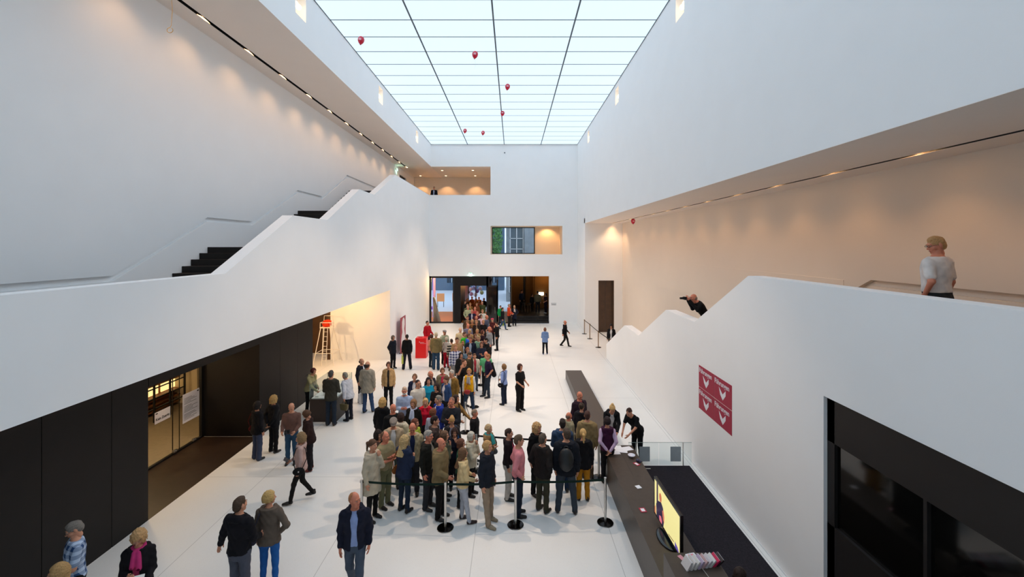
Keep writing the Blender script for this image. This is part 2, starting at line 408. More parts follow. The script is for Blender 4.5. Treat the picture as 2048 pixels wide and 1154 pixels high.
# glazed front of the recess and the room behind it
gf = MB(); gf.box(-9.96, -9.88, 9.78, 14.06, .0, .05); gf.box(-9.96, -9.88, 13.96, 14.06, 0, 2.95); gf.box(-9.96, -9.88, 9.78, 14.06, 2.88, 2.95)
gf.box(-9.95, -9.925, 12.84, 12.85, .05, 2.9); gf.box(-9.95, -9.925, 13.1, 13.106, .05, 2.9)
gd = S(gf.build('door_3', BLACK)); MB().box(-9.925, -9.915, 9.8, 13.96, .05, 2.88).build('glass', PANE, gd)
k = MB()
for yy in (12.84, 13.62):
    k.box(-9.9, -9.85, yy - .06, yy + .06, .06, .14); k.tube([(-9.86, yy - .03, .10), (-9.83, yy - .03, .10)], .012); k.tube([(-9.86, yy + .03, .10), (-9.83, yy + .03, .10)], .012)
k.build('floor_hinge', CHROME, gd)
S(MB().box(-17, -14.6, 8, 26, 0, 3.7).box(-15, -9.9, 8, 9.7, 0, 3.7).box(-15, -12.2, 17.0, 17.3, 0, 3.7).build('wall_side_room', mat('side_room_plaster', (.62, .5, .34), .8)))
S(MB().box(-14.98, -9.98, 9.7, 17.6, 0, .012).build('floor_side_room', mat('side_room_floor', (.26, .205, .14), .5, noise=.1)))
# low corridor end behind the umpire's chair
S(MB().box(-15, -9.6, 24.97, 25.15, 0, 3.7).box(-15.2, -15, 17.5, 25.15, 0, 3.7).box(-9.92, -9.76, 23.5, 23.85, 0, 3.7).build('wall_corridor', mat('brown_panel', '4b2e12', .5, noise=.12, scale=3)))

# entrance glazing in the end wall
EF = mat('bronze_frame', '1d1713', .45)
e = MB(); y0, y1 = YB + .1, YB + .22
e.box(XP, -6.42, y0, y1, 0, 3.7); e.box(XP, -4.66, y0, y1, 3.55, 3.7); e.box(XP, -4.66, y0, y1, 0, .12); e.box(-4.72, -4.60, y0, y1, 0, 3.7)
w3 = S(e.build('window_3', EF)); MB().box(-6.42, -4.72, YB + .15, YB + .16, .12, 3.55).build('glass', PANE, w3)
e = MB(); e.box(-4.60, -4.1, YB + .05, 37.6, 0, 3.7); e.box(-4.1, -1.95, YB + .05, 37.6, 2.95, 3.7); e.box(-2.09, -1.95, YB + .05, 37.6, 0, 3.7)
S(e.build('wall_entrance_portal', BLACKW))
e = MB(); e.box(-1.95, -1.87, y0, y1, 0, 3.7); e.box(-.22, -.12, y0, y1, 0, 3.7); e.box(-1.95, -.16, y0, y1, 3.62, 3.7); e.box(-1.95, -.16, y0, y1, 0, .08)
w4 = S(e.build('window_4', EF)); MB().box(-1.87, -.2, YB + .15, YB + .16, .08, 3.62).build('glass', PANE, w4)
# open door leaf
e = MB(); Yd = YB - .12
for a, b, c, d in ((-2.03, -1.18, 0, .1), (-2.03, -1.18, 2.86, 3.0), (-2.03, -1.93, 0, 3.0), (-1.27, -1.16, 0, 3.0), (-1.27, -1.16, 0, 3.45)): e.box(a, b, Yd - .03, Yd + .03, c, d)
d4 = S(e.build('door_4', EF)); MB().box(-1.93, -1.27, Yd - .005, Yd + .005, .1, 2.86).build('glass', mat('smoked_glass', '1a1613', .08, spec=.6), d4)
MB().tube([(-1.4, Yd - .06, .8), (-1.4, Yd - .06, 1.3)], .014).tube([(-1.4, Yd - .06, .85), (-1.4, Yd, .85)], .01).tube([(-1.4, Yd - .06, 1.25), (-1.4, Yd, 1.25)], .01).build('handle', CHROME, d4)
# inner draught lobby behind the portal
e = MB()
for a, b in ((-4.1, -4.04), (-3.45, -3.37), (-2.15, -2.09)): e.box(a, b, 40.4, 40.5, 0, 2.95)
e.box(-4.1, -2.09, 40.4, 40.5, 2.85, 2.95)
S(e.build('door_5', EF))
S(MB().box(-4.7, -4.12, 37.6, 40.5, 0, 3.7).box(-2.09, -1.9, 37.6, 40.5, 0, 3.7).box(-4.7, -1.9, 37.6, 40.5, 2.95, 3.2).build('wall_entrance_lobby', mat('amber_wood', '5a3416', .5, noise=.15, scale=3)))
S(MB().box(-8, -.1, YB, 40.6, -.3, 0).build('floor_entrance', mat('honey_floor', 'c87a2c', .5, noise=.08, scale=2)))
# raised dark foyer beside the entrance: three steps, lit wall
e = MB()
for i in range(3): e.box(-.12, 2.82, YB + .02 + i * .34, 36 if i == 2 else YB + .4 + i * .34, 0, .16 * (i + 1))
e.box(-.12, 5.2, 35.9, 41.5, 0, .48)
S(e.build('floor_foyer', mat('black_stone', '15110f', .45)))
S(MB().box(-.2, -.1, YB + .3, 41.5, 0, 3.9).box(-.2, 1.9, 41.3, 41.5, 0, 3.9).box(3.25, 3.4, YB + .3, 41.5, 0, 3.9).box(1.9, 3.3, 39.6, 39.8, 0, 3.9).box(1.84, 1.94, 39.6, 41.5, 0, 3.9).build('wall_foyer', mat('ochre_wall', '7a5a30', .8, noise=.08, scale=3)))
S(MB().box(-.2, 3.4, YB + .3, 41.5, 3.7, 3.9).build('ceiling_foyer', BLACKW))
S(MB().box(.95, 1.15, 41.2, 41.3, .48, 3.2).build('door_6', BLACK))

# black portal and glazed doors under the near end of the right parapet
e = MB(); X = 5.10
for a, b, c, d in ((-3, 7.14, 2.95, 3.66), (6.98, 7.14, 0, 3.66), (-3, 4.0, 0, 3.66), (5.42, 5.47, 1.6, 2.95), (-3, 7.14, 0, 1.62)): e.box(X, X + .1, a, b, c, d)
S(e.build('door_7', mat('black_brown_wood', '130e0d', .55, noise=.2, scale=3)))
S(MB().box(X + .05, X + .06, 4.0, 6.98, 1.62, 2.95).build('window_5', mat('dark_pane', '0a0908', .07, spec=.5)))
S(MB().box(5.18, 5.3, -3, 7.3, 0, 3.66).build('wall_right_core', BLACK))

# baseboard strip along the right wall, floor strip by the carpet
S(MB().box(XR - .012, XR + .001, 7.14, 23.7, 0, .03).build('baseboard_right', mat('base_strip', (.7, .71, .72), .6)))
# everything behind the camera
S(MB().box(-9.4, 8.2, -4.4, -4, -.3, ZC + .5).build('wall_front', WHITE))

# ------------------------------------------------------------------ outside
S(MB().box(-30, 30, 40.6, 90, -.32, -.02).build('ground_outside', mat('pale_paving', (.74, .78, .83), .8)))
stone = mat('grey_sandstone', '8d9498', .9, noise=.18, scale=1.5)
W1 = WHITE
b = empty('stone_building', (3, 50, 0), 'grey stone building with white window bars seen through the glass of the end wall', 'building')
holed(MB(), 'y', 48, 48.6, -.75, 12, -.02, 14, [(-.35, 1.15, 4.6, 8.2), (2.4, 3.4, 4.6, 8.2), (-1, .6, .9, 3.2)]).box(-.75, 12, 48.6, 56, 0, 13.5).box(1.25, 1.7, 47.85, 48.0, 4.0, 9).box(-.75, -.45, 47.85, 48, 0, 14).build('wall', stone, b)
for (a, c, z0_, z1_) in ((-.35, 1.15, 4.6, 8.2), (2.4, 3.4, 4.6, 8.2), (-.45, .6, .9, 3.2)):
    q = MB(); q.box(a, c, 48.2, 48.26, z0_, z0_ + .08); q.box(a, c, 48.2, 48.26, z1_ - .08, z1_)
    for t in (0, .5, 1): q.box(a + (c - a - .09) * t, a + (c - a - .09) * t + .09, 48.2, 48.26, z0_, z1_)
    for t in (.3, .62): q.box(a, c, 48.2, 48.26, z0_ + (z1_ - z0_) * t, z0_ + (z1_ - z0_) * t + .07)
    wi = q.build('window', mat('white_window_bars', (.75, .77, .78), .6), b)
    MB().box(a, c, 48.28, 48.3, z0_, z1_).build('pane', mat('dim_pane', '5f6c74', .2), wi)
b = empty('town_house', (-9, 60, 0), 'distant blue grey house front behind the entrance glazing', 'building')
holed(MB(), 'y', 60, 60.5, -18, -1.2, 0, 12, [(x, x + 1.2, 1.0, 2.6) for x in (-15, -12, -9, -6, -3.2)]).box(-18, -1.2, 60.6, 64, -.02, 12).build('wall', mat('slate_render', '5d7388', .8, noise=.1), b)
for x in (-15, -12, -9, -6, -3.2): MB().box(x + .55, x + .65, 60.3, 60.4, 1.0, 2.6).box(x, x + 1.2, 60.3, 60.4, 1.8, 1.88).build('window_bars', mat('house_window', 'cfe2ee', .4), b)
for (x, y, l) in ((-7.55, 43.6, 'orange panel for a glass reflection, standing outside near the lilac column'), (-6.05, 43.9, 'orange panel for a glass reflection, outside at the far edge of the entrance window')):  # added panels in place of orange reflections in the entrance glass
    o = empty('reflection_panel', (x, y, 0), l, 'reflection panel'); MB().box(x, x + .75, y, y + .05, .55, 1.35).build('panel', mat('orange_reflection', 'f0a868', .6), o); [MB().box(x + a, x + a + .05, y, y + .05, 0, .55).build('leg', BLACK, o) for a in (.05, .65)]
c_ = empty('lilac_column', (-6.85, 37.5, 0), 'slim lilac lit column just outside the entrance glass', 'column')
MB().lathe([(.0, 0), (.16, 0), (.13, .1), (.13, 3.9), (0, 3.9)], (-6.75, 37.6, 0), 20).build('shaft', mat('lilac_paint', 'c9a6e8', .6), c_, smooth=False)
MB().lathe([(0, 0), (.26, 0), (.26, .22), (0, .22)], (-6.95, 38.4, .55), 20).build('collar', mat('violet_paint', '8a2fc0', .5), c_)
MB().ball((-2.6 - 2.6, 39.4, 3.2), (.16, .16, .2)).build('purple_lamp', mat('violet_paint', '8a2fc0', .5))
MB().tube([(-5.2, 39.4, 3.3), (-5.2, 39.4, 4.2)], .01).build('cable', BLACK, bpy.data.objects['purple_lamp'])
MB().tube([(-5.2, 39.4, 4.2), (-5.2, 41.5, 4.3), (-5.2, 41.5, 0)], .03).build('post', BLACK, bpy.data.objects['purple_lamp'])
tag(bpy.data.objects['purple_lamp'], 'small violet lantern hanging beyond the entrance window', 'lamp')


def leaf_tree(name, c, r, n, label, colr):
    root = empty(name, (c[0], c[1], 0), label, 'tree')
    MB().tube([(c[0], c[1], -.02), (c[0] + .1, c[1], c[2] * .6), (c[0], c[1], c[2])], .18, 8, .08).build('trunk', mat('bark', '3b3027', .9), root)
    mb = MB(); R = np.random.default_rng(5)
    for _ in range(n):
        d = R.normal(size=3); d /= np.linalg.norm(d); rr = R.uniform(.35, 1.0) ** .5
        p = Vector((c[0] + d[0] * rr * r[0], c[1] + d[1] * rr * r[1], c[2] + d[2] * rr * r[2])); a = Vector(R.normal(size=3)).normalized(); b_ = a.cross(Vector(R.normal(size=3))).normalized(); s = R.uniform(.07, .14)
        mb.quad(tuple(p - a * s), tuple(p + b_ * s * .6), tuple(p + a * s), tuple(p - b_ * s * .6))
    mb.build('foliage', mat('leaf_' + colr, colr, .7, noise=.3, scale=2.0), root)


leaf_tree('broadleaf_tree', (-2.6, 46, 7.0), (1.55, 1.5, 3.2), 5200, 'bright green leafy tree outside the middle window', '5f9a50')
leaf_tree('broadleaf_tree', (-5.6, 56, 6.5), (2.4, 2, 3.0), 3000, 'darker tree before the distant blue grey house', '3f6a4c')
# ================================================================== LAMPS OF THE HALL
BULB = mat('warm_bulb', 'fff0d0', .5, emit='ffe2b0', es=3.0)
GLOW = mat('warm_strip', 'ffe0b0', .5, emit='ffc888', es=5.0)
# twin lamps in the wall niches
for side, sx in (('l', -1), ('r', 1)):
    xw = XL if sx < 0 else XR
    for y in NICHE_Y:
        place = {5.25: 'nearest the camera', 13.3: 'second along', 21.35: 'third along', 29.4: 'nearest the end wall'}[y]
        t = empty('niche_spotlight', (xw + sx * .15, y, 13.4), 'twin warm spotlight in a niche high on the %s wall, %s' % ('stair-side' if sx < 0 else 'counter-side', place), 'lamp', 'spotlights in the niches below the luminous ceiling')
        x = xw + sx * .14
        MB().box(x - .02, x + .02, y - .02, y + .02, 13.45, 13.74).box(x - .03, x + .03, y - .16, y + .16, 13.43, 13.46).build('bracket', mat('lamp_white', (.7, .7, .7), .5), t)
        for dy in (-.1, .1):
            MB().ball((x - sx * .02, y + dy, 13.36), .085).build('bulb', BULB, t, smooth=True)
        lamp('POINT', (xw - sx * .02, y, 13.30), .8, size=.08, parent=t)
        if y > 10: lamp('SPOT', (xw - sx * .30, y, 13.30), 1400, size=.07, spot=math.radians(64), blend=.6, color=(1, .77, .58), rot=(0, math.radians(33 * sx), 0), parent=t)
# lamps hidden in the two ceiling slots
def slot_lamp(x, z, y, side, n, watt):
    t = empty('slot_downlight', (x, y, z + .2), 'warm downlight in the black slot of the %s soffit, about %d metres along' % (side, round(y)), 'lamp', 'downlights in the soffit slots')
    s = 1 if x < 0 else -1
    MB().box(x - .045, x + .045, y - .11, y + .11, z + .12, z + .21).build('housing', BLACK, t)
    e = s * .055
    ll = .38 if x > 0 else .26; hh_ = .09 if x > 0 else .035
    MB().prism([(y - ll, z + .004), (y + ll, z + .004), (y + .12, z + hh_), (y - .12, z + hh_)], 'x', x + e - .002 if x > 0 else x - .055, x + e + .002 if x > 0 else x - .051).build('glow_plate', GLOW, t)
    lamp('SPOT', (x, y, z + .1), watt, size=.05, spot=math.radians(120), blend=.8, parent=t)


for i in range(13): slot_lamp(-8.40, ZS, 10.0 + i * 2.07 - .05, 'stair-side', i, 70)
for i in range(13): slot_lamp(6.91, ZSR, 5.5 + i * 2.07, 'counter-side', i, 55)
# gallery downlights
for x, y in ((-5.85, 36.3), (-5.95, 39.0), (-3.3, 36.2), (-3.35, 39.0), (-8.2, 39.0)):
    t = tag(MB().lathe([(0, -.004), (.07, -.004), (.085, -.012), (.09, 0)], (x, y, ZS), 20).build('ceiling_downlight', BULB), 'small round warm downlight in the gallery ceiling %s' % ('against its rear wall' if y > 38 else 'near its open edge'), 'lamp', 'gallery downlights %s' % ('rear row' if y > 38 else 'front row'))
    lamp('SPOT', (x, y + .25, ZS - .05), 105 if y > 38 else 40, size=.05, spot=math.radians(95), blend=.5, parent=t, color=(1, .50, .20))
# middle window niche
lamp('SPOT', (2.85, 36.3, 7.6), 70, size=.05, spot=math.radians(120), rot=(math.radians(25), 0, 0), color=(1, .52, .2), name='niche_light')
# strong warm floodlight in the recess behind the umpire's chair
t = tag(MB().lathe([(0, 0), (.09, 0), (.13, .12), (0, .2)], (-11.6, 19.9, 3.4), 16).build('flood_lamp', mat('flood_lamp_body', (.3, .3, .3), .5)), 'warm floodlight under the low ceiling beside the tall white chair', 'lamp')
lamp('SPOT', (-11.55, 19.9, 3.3), 300, size=.09, spot=math.radians(130), rot=(math.radians(58), 0, math.radians(-35)), color=(1, .60, .26), parent=t)
lamp('POINT', (-8.2, 21.5, 3.45), 60, size=.15, color=(1, .62, .3), name='recess_light')
# recess in front of the glass, side room
lamp('POINT', (-9.0, 12.0, 2.8), 22, size=.15, color=(1, .6, .3), name='recess_light')
lamp('POINT', (-11.2, 12.6, 3.3), 110, size=.2, color=(1, .68, .35), name='side_room_light')
# entrance lobby and foyer
lamp('POINT', (-3.1, 38.8, 2.75), 60, size=.15, color=(1, .45, .12), name='lobby_light')
lamp('POINT', (-3.1, 35.8, 2.8), 14, size=.15, color=(1, .5, .18), name='lobby_light')
lamp('POINT', (-5.6, 36.6, 3.4), 160, size=.15, color=(1, .5, .12), name='lobby_light')
lamp('POINT', (2.85, 38.6, 3.3), 26, size=.12, color=(1, .52, .16), name='foyer_light')
lamp('POINT', (.6, 40.2, 3.3), 10, size=.12, color=(1, .55, .2), name='foyer_light')
# wash on the wall by the doorway at the foot of the stair
lamp('SPOT', (6.9, 29.6, 7.5), 55, size=.08, spot=math.radians(110), rot=(math.radians(18), 0, 0), color=(1, .66, .38), name='door_wash')
# daylight outside
sn = bpy.data.lights.new('daylight', 'SUN'); sn.energy = .35; sn.angle = .6; sn.color = (.9, .95, 1)
so = bpy.data.objects.new('daylight', sn); COL.objects.link(so); so.rotation_euler = (math.radians(35), 0, math.radians(15))
# ================================================================== PEOPLE: shapes grown from distance fields
def surfnet(xs, ys, zs, D):
    s = D < 0
    c8 = [s[i:s.shape[0] - 1 + i, j:s.shape[1] - 1 + j, k:s.shape[2] - 1 + k] for i in (0, 1) for j in (0, 1) for k in (0, 1)]
    al = c8[0].copy(); an = c8[0].copy()
    for c in c8[1:]: al &= c; an |= c
    act = an & ~al; idx = np.argwhere(act)
    if not len(idx): return np.zeros((0, 3)), np.zeros((0, 4), int)
    I, J, K = idx.T; P = np.zeros((len(idx), 3)); C = np.zeros(len(idx)); G = (xs, ys, zs)
    for ax in range(3):
        for a in (0, 1):
            for b in (0, 1):
                o = [0, 0, 0]; oth = [t for t in range(3) if t != ax]; o[oth[0]] = a; o[oth[1]] = b; e = list(o); e[ax] = 1
                fa = D[I + o[0], J + o[1], K + o[2]]; fb = D[I + e[0], J + e[1], K + e[2]]; m = (fa < 0) != (fb < 0)
                t = fa[m] / (fa[m] - fb[m]); q = np.empty((m.sum(), 3))
                for d in range(3):
                    g = G[d]; ii = (I, J, K)[d][m]; q[:, d] = g[ii + o[d]] * (1 - t) + g[ii + e[d]] * t
                P[m] += q; C[m] += 1
    P /= C[:, None]
    num = -np.ones(act.shape, int); num[I, J, K] = np.arange(len(idx)); quads = []
    for ax in range(3):
        n = s.shape; sl0 = [slice(None)] * 3; sl1 = [slice(None)] * 3; sl0[ax] = slice(0, n[ax] - 1); sl1[ax] = slice(1, n[ax])
        a, b = s[tuple(sl0)], s[tuple(sl1)]; ch = np.argwhere(a != b); u, v = [t for t in range(3) if t != ax]
        ch = ch[(ch[:, u] > 0) & (ch[:, v] > 0) & (ch[:, u] < n[u] - 1) & (ch[:, v] < n[v] - 1)]
        if not len(ch): continue
        inn = a[tuple(ch.T)]
        def cell(du, dv):
            q = ch.copy(); q[:, u] -= du; q[:, v] -= dv; return num[tuple(q.T)]
        q = np.stack([cell(1, 1), cell(0, 1), cell(0, 0), cell(1, 0)], 1)
        if ax == 1: inn = ~inn
        q[~inn] = q[~inn][:, ::-1]; quads.append(q)
    return P, np.concatenate(quads) if quads else np.zeros((0, 4), int)


class Fld:
    def __init__(s, lo, hi, h):
        s.ax = [np.arange(lo[d], hi[d] + h, h) for d in range(3)]; s.D = np.full([len(a) for a in s.ax], .5); s.h = h
    def _sl(s, lo, hi):
        return tuple(slice(max(0, int(np.searchsorted(a, lo[d])) - 1), int(np.searchsorted(a, hi[d])) + 1) for d, a in enumerate(s.ax))
    def pts(s, sl): return s.ax[0][sl[0]][:, None, None], s.ax[1][sl[1]][None, :, None], s.ax[2][sl[2]][None, None, :]
    def add(s, fn, lo, hi, k=.03, pad=.07):
        sl = s._sl([v - pad for v in lo], [v + pad for v in hi]); x, y, z = s.pts(sl)
        d = fn(x, y, z); A = s.D[sl]
        if k <= 0: s.D[sl] = np.minimum(A, d); return
        h = np.clip(.5 + .5 * (A - d) / k, 0, 1); s.D[sl] = A * (1 - h) + d * h - k * h * (1 - h)
    def sub(s, fn, k=0.0):
        x, y, z = s.pts((slice(None),) * 3); d = -fn(x, y, z)
        if k <= 0: s.D = np.maximum(s.D, d); return
        h = np.clip(.5 - .5 * (s.D - d) / k, 0, 1); s.D = s.D * (1 - h) + d * h + k * h * (1 - h)
    def cone(s, a, b, ra, rb, k=.03, sy=1.0):
        a = np.array(a, float); b = np.array(b, float); ab = b - a; L = max(ab @ ab, 1e-9); r = max(ra, rb)
        def fn(x, y, z):
            px, py, pz = x - a[0], y - a[1], z - a[2]; t = np.clip((px * ab[0] + py * ab[1] + pz * ab[2]) / L, 0, 1)
            return np.sqrt((px - t * ab[0]) ** 2 + ((py - t * ab[1]) / sy) ** 2 + (pz - t * ab[2]) ** 2) - (ra + (rb - ra) * t)
        s.add(fn, np.minimum(a, b) - r, np.maximum(a, b) + r, k)
    def ell(s, c, r, k=.03, sub=False):
        m = min(r)
        fn = lambda x, y, z: (np.sqrt(((x - c[0]) / r[0]) ** 2 + ((y - c[1]) / r[1]) ** 2 + ((z - c[2]) / r[2]) ** 2) - 1) * m
        if sub: s.sub(fn, k)
        else: s.add(fn, [c[i] - r[i] for i in range(3)], [c[i] + r[i] for i in range(3)], k)
    def mesh(s): return surfnet(*s.ax, s.D)


def cat_mesh(parts):
    """parts: list of (verts n x 3, faces list/array of quads, material index)"""
    V, Fq, M, n = [], [], [], 0
    for v, f, m in parts:
        if not len(v): continue
        V.append(np.asarray(v, float)); f = np.asarray(f, int); Fq.append(f + n); M.append(np.full(len(f), m)); n += len(v)
    return np.concatenate(V), np.concatenate(Fq), np.concatenate(M)


def np_mesh(name, V, Q, mats, mi=None):
    me = bpy.data.meshes.new(name); me.vertices.add(len(V)); me.vertices.foreach_set('co', np.asarray(V, np.float32).ravel())
    me.loops.add(len(Q) * 4); me.loops.foreach_set('vertex_index', np.asarray(Q, np.int32).ravel())
    me.polygons.add(len(Q)); me.polygons.foreach_set('loop_start', np.arange(0, len(Q) * 4, 4, dtype=np.int32)); me.polygons.foreach_set('loop_total', np.full(len(Q), 4, np.int32))
    if mi is not None: me.polygons.foreach_set('material_index', np.asarray(mi, np.int32))
    me.polygons.foreach_set('use_smooth', np.ones(len(Q), bool))
    for m in mats: me.materials.append(m)
    me.update(calc_edges=True); return me


def grid_ball(c, r, seg=8, rings=6):
    V, Q = [], []
    for i in range(rings + 1):
        p = math.pi * (.02 + .96 * i / rings)
        for k in range(seg):
            a = 2 * math.pi * k / seg; V.append((c[0] + r[0] * math.sin(p) * math.cos(a), c[1] + r[1] * math.sin(p) * math.sin(a), c[2] + r[2] * math.cos(p)))
    for i in range(rings):
        for k in range(seg): Q.append((i * seg + k, (i + 1) * seg + k, (i + 1) * seg + (k + 1) % seg, i * seg + (k + 1) % seg))
    return np.array(V), np.array(Q)


# ---- head (origin at the middle of the head, facing -Y)
def head_parts(h, sex):
    f = Fld((-.11, -.14, -.16), (.11, .13, .14), h)
    f.ell((0, .014, .022), (.074, .094, .097), 0); w = .052 if sex == 'm' else .047
    f.ell((0, -.028, -.05), (w, .058, .062), .035); f.cone((-.022, -.055, -.088), (.022, -.055, -.088), .022, .022, .025)
    f.cone((0, -.083, .012), (0, -.106, -.022), .008, .0135, .012); f.cone((-.012, -.09, -.026), (.012, -.09, -.026), .009, .009, .01)
    f.cone((-.032, -.074, .030), (.032, -.074, .030), .012, .012, .015); f.cone((-.016, -.086, -.055), (.016, -.086, -.055), .008, .008, .01)
    for sx in (-1, 1):
        f.ell((sx * .077, .012, -.008), (.010, .02, .031), .008); f.ell((sx * .043, -.055, -.022), (.024, .026, .024), .02)
    for sx in (-1, 1): f.ell((sx * .031, -.104, .010), (.017, .020, .012), .008, sub=True)
    f.cone((0, .010, -.05), (0, .012, -.125), .050, .048, .03)
    V, Q = f.mesh(); out = [(V, Q, 0)]
    for sx in (-1, 1):
        v, q = grid_ball((sx * .031, -.0795, .0105), (.0125, .009, .0070)); out.append((v, q, 1))
        v, q = grid_ball((sx * .031, -.0875, .0105), (.0055, .0035, .0055), 6, 4); out.append((v, q, 2))
        v, q = grid_ball((sx * .032, -.0875, .034), (.018, .006, .0042), 8, 4); out.append((v, q, 3))
    v, q = grid_ball((0, -.0925, -.055), (.021, .006, .0075), 8, 4); out.append((v, q, 4))
    return cat_mesh(out)


HEADS = {}
def get_head(h, sex):
    if (h, sex) not in HEADS: HEADS[(h, sex)] = head_parts(h, sex)
    return HEADS[(h, sex)]


HAIRS = {}
def get_hair(style, h):
    if (style, h) in HAIRS: return HAIRS[(style, h)]
    f = Fld((-.16, -.17, -.36), (.16, .24, .22), h)
    R = np.random.default_rng(len(style) * 7 + 1)
    def face_cut(y0=-.03, ztop=.062, w=.056, zlow=-.4):
        f.sub(lambda x, y, z: np.maximum(np.maximum(np.abs(x) - w - np.clip((-y - .06) * .8, -.02, .05), y - y0), np.maximum(z - ztop - 0 * x, zlow - z)), .012)
    skull = lambda t, k=0: f.ell((0, .016, .026), (.074 + t, .094 + t, .098 + t), k)
    plane = lambda m=0.0, sl=.95: f.sub(lambda x, y, z: z + sl * y - m + 0 * x, .008)
    if style in ('short', 'receding', 'fringe', 'crop', 'quiff'):
        if style == 'short': f.ell((0, .020, .032), (.079, .098, .093), 0); f.ell((0, .058, -.022), (.066, .057, .070), .02); f.ell((0, -.020, .100), (.045, .045, .024), .03)
        if style == 'crop': f.ell((0, .026, .038), (.077, .096, .090), 0); f.ell((0, .06, -.01), (.062, .053, .06), .02)
        if style == 'receding': f.ell((0, .034, .026), (.080, .092, .090), 0); f.ell((0, .062, -.01), (.064, .055, .065), .02)
        if style == 'fringe': f.ell((0, .036, .002), (.081, .086, .060), 0); f.ell((0, .060, -.025), (.066, .057, .062), .02)
    elif style == 'beard':
        f.ell((0, -.036, -.065), (.062, .066, .06), 0); f.sub(lambda x, y, z: -.036 - z + .5 * (-y - .06) * (y > -.06) + 0 * x, 0)
        f.sub(lambda x, y, z: np.sqrt((x / .022) ** 2 + ((y + .1) / .03) ** 2 + ((z + .055) / .008) ** 2) * .008 - .008, .003)
    elif style in ('bob', 'curly', 'long', 'longwavy', 'shortf', 'pixie'):
        t = {'bob': .022, 'curly': .030, 'long': .020, 'longwavy': .024, 'shortf': .022, 'pixie': .018}[style]; skull(t)
        zb = {'bob': -.105, 'curly': -.11, 'long': -.33, 'longwavy': -.31, 'shortf': -.05, 'pixie': -.035}[style]; rx = {'curly': .105, 'longwavy': .1}.get(style, .09)
        def drum(x, y, z):
            ww = rx + .0 * z; lg = style in ('long', 'longwavy'); dn = np.clip(-z - .08, 0, .25); q = (np.sqrt((x / ww) ** 2 + ((y - .03 - (dn * .62 if lg else 0 * z)) / (ww + .01 - (dn * .22 if lg else 0 * z))) ** 2) - 1) * ww * .8
            return np.maximum(q, np.maximum(zb - z, z - .03))
        f.add(drum, (-rx, -.1, zb), (rx, .24, .05), .03)
        if style in ('long', 'longwavy'): f.sub(lambda x, y, z: np.maximum(y - .05 + 0 * z, z + .13) + 0 * x, .02)
        f.sub(lambda x, y, z: np.maximum(np.sqrt(x ** 2 + ((y + .0)) ** 2) - .058, z + .08), .015)
        face_cut(-.028 if style != 'curly' else -.035, .070, .053)
    elif style in ('ponytail', 'bun', 'updo'):
        skull(.013); plane(-.005, .8); f.sub(lambda x, y, z: z + .075 + 0 * x + 0 * y, .01)
        if style == 'ponytail': f.cone((0, .115, .03), (0, .15, .02), .028, .03, .02); f.cone((0, .15, .02), (0, .165, -.16), .034, .018, .02)
        if style == 'bun': f.ell((0, .06, .135), (.042, .042, .036), .01)
        if style == 'updo': f.ell((0, .115, .05), (.05, .04, .06), .02)
    elif style == 'cap':
        f.ell((0, .0, .07), (.098, .125, .05), 0); f.ell((0, -.10, .05), (.07, .06, .014), .012); f.sub(lambda x, y, z: z - .034 + 0 * x + 0 * y, .004)
    amp = {'curly': .011, 'longwavy': .008, 'bob': .004, 'shortf': .006, 'pixie': .005, 'long': .004, 'short': .005, 'receding': .004}.get(style, .003 if style != 'cap' else 0)
    if amp:
        x, y, z = f.pts((slice(None),) * 3); q = 95 if style in ('curly', 'shortf') else 60
        f.D = f.D + amp * np.sin(q * x + 3 * np.sin(40 * z)) * np.sin(q * .9 * y + 1) * np.cos(q * .8 * z + 2 * np.sin(50 * x))
    HAIRS[(style, h)] = f.mesh(); return HAIRS[(style, h)]


# ---- left hand, wrist at the origin, fingers towards -Z, palm towards -X, thumb forward (-Y)
def hand_mesh(h, curl):
    f = Fld((-.10, -.10, -.21), (.05, .07, .05), h)
    f.cone((0, 0, .03), (0, 0, -.02), .026, .024, 0, 1.15)
    f.cone((0, -.020, -.05), (0, -.018, -.085), .016, .014, .015); f.cone((0, .016, -.05), (0, .018, -.082), .016, .013, .02); f.cone((0, 0, -.02), (0, 0, -.08), .022, .017, .02, 1.3)
    c = curl
    for y, L, r in ((-.031, .068, .0088), (-.0105, .078, .0092), (.010, .072, .0088), (.030, .056, .0078)):
        p = np.array([0, y, -.092]); a = c * .5
        for seg, (fr_, rr) in enumerate(((.45, r), (.31, r * .92), (.24, r * .84))):
            q = p + np.array([-math.sin(a), 0, -math.cos(a)]) * L * fr_; f.cone(p, q, rr, rr * .94, .004 if seg else .010); p = q; a += c * (1.0 + .15 * (y > 0))
    f.cone((-.006, -.024, -.025), (-.02, -.052, -.058), .0135, .011, .012); f.cone((-.02, -.052, -.058), (-.034 - c * .01, -.052 + c * .012, -.092), .0105, .0085, .005)
    return f.mesh()


HANDS = {}
def get_hand(h, curl):
    if (h, curl) not in HANDS: HANDS[(h, curl)] = hand_mesh(h, curl)
    return HANDS[(h, curl)]


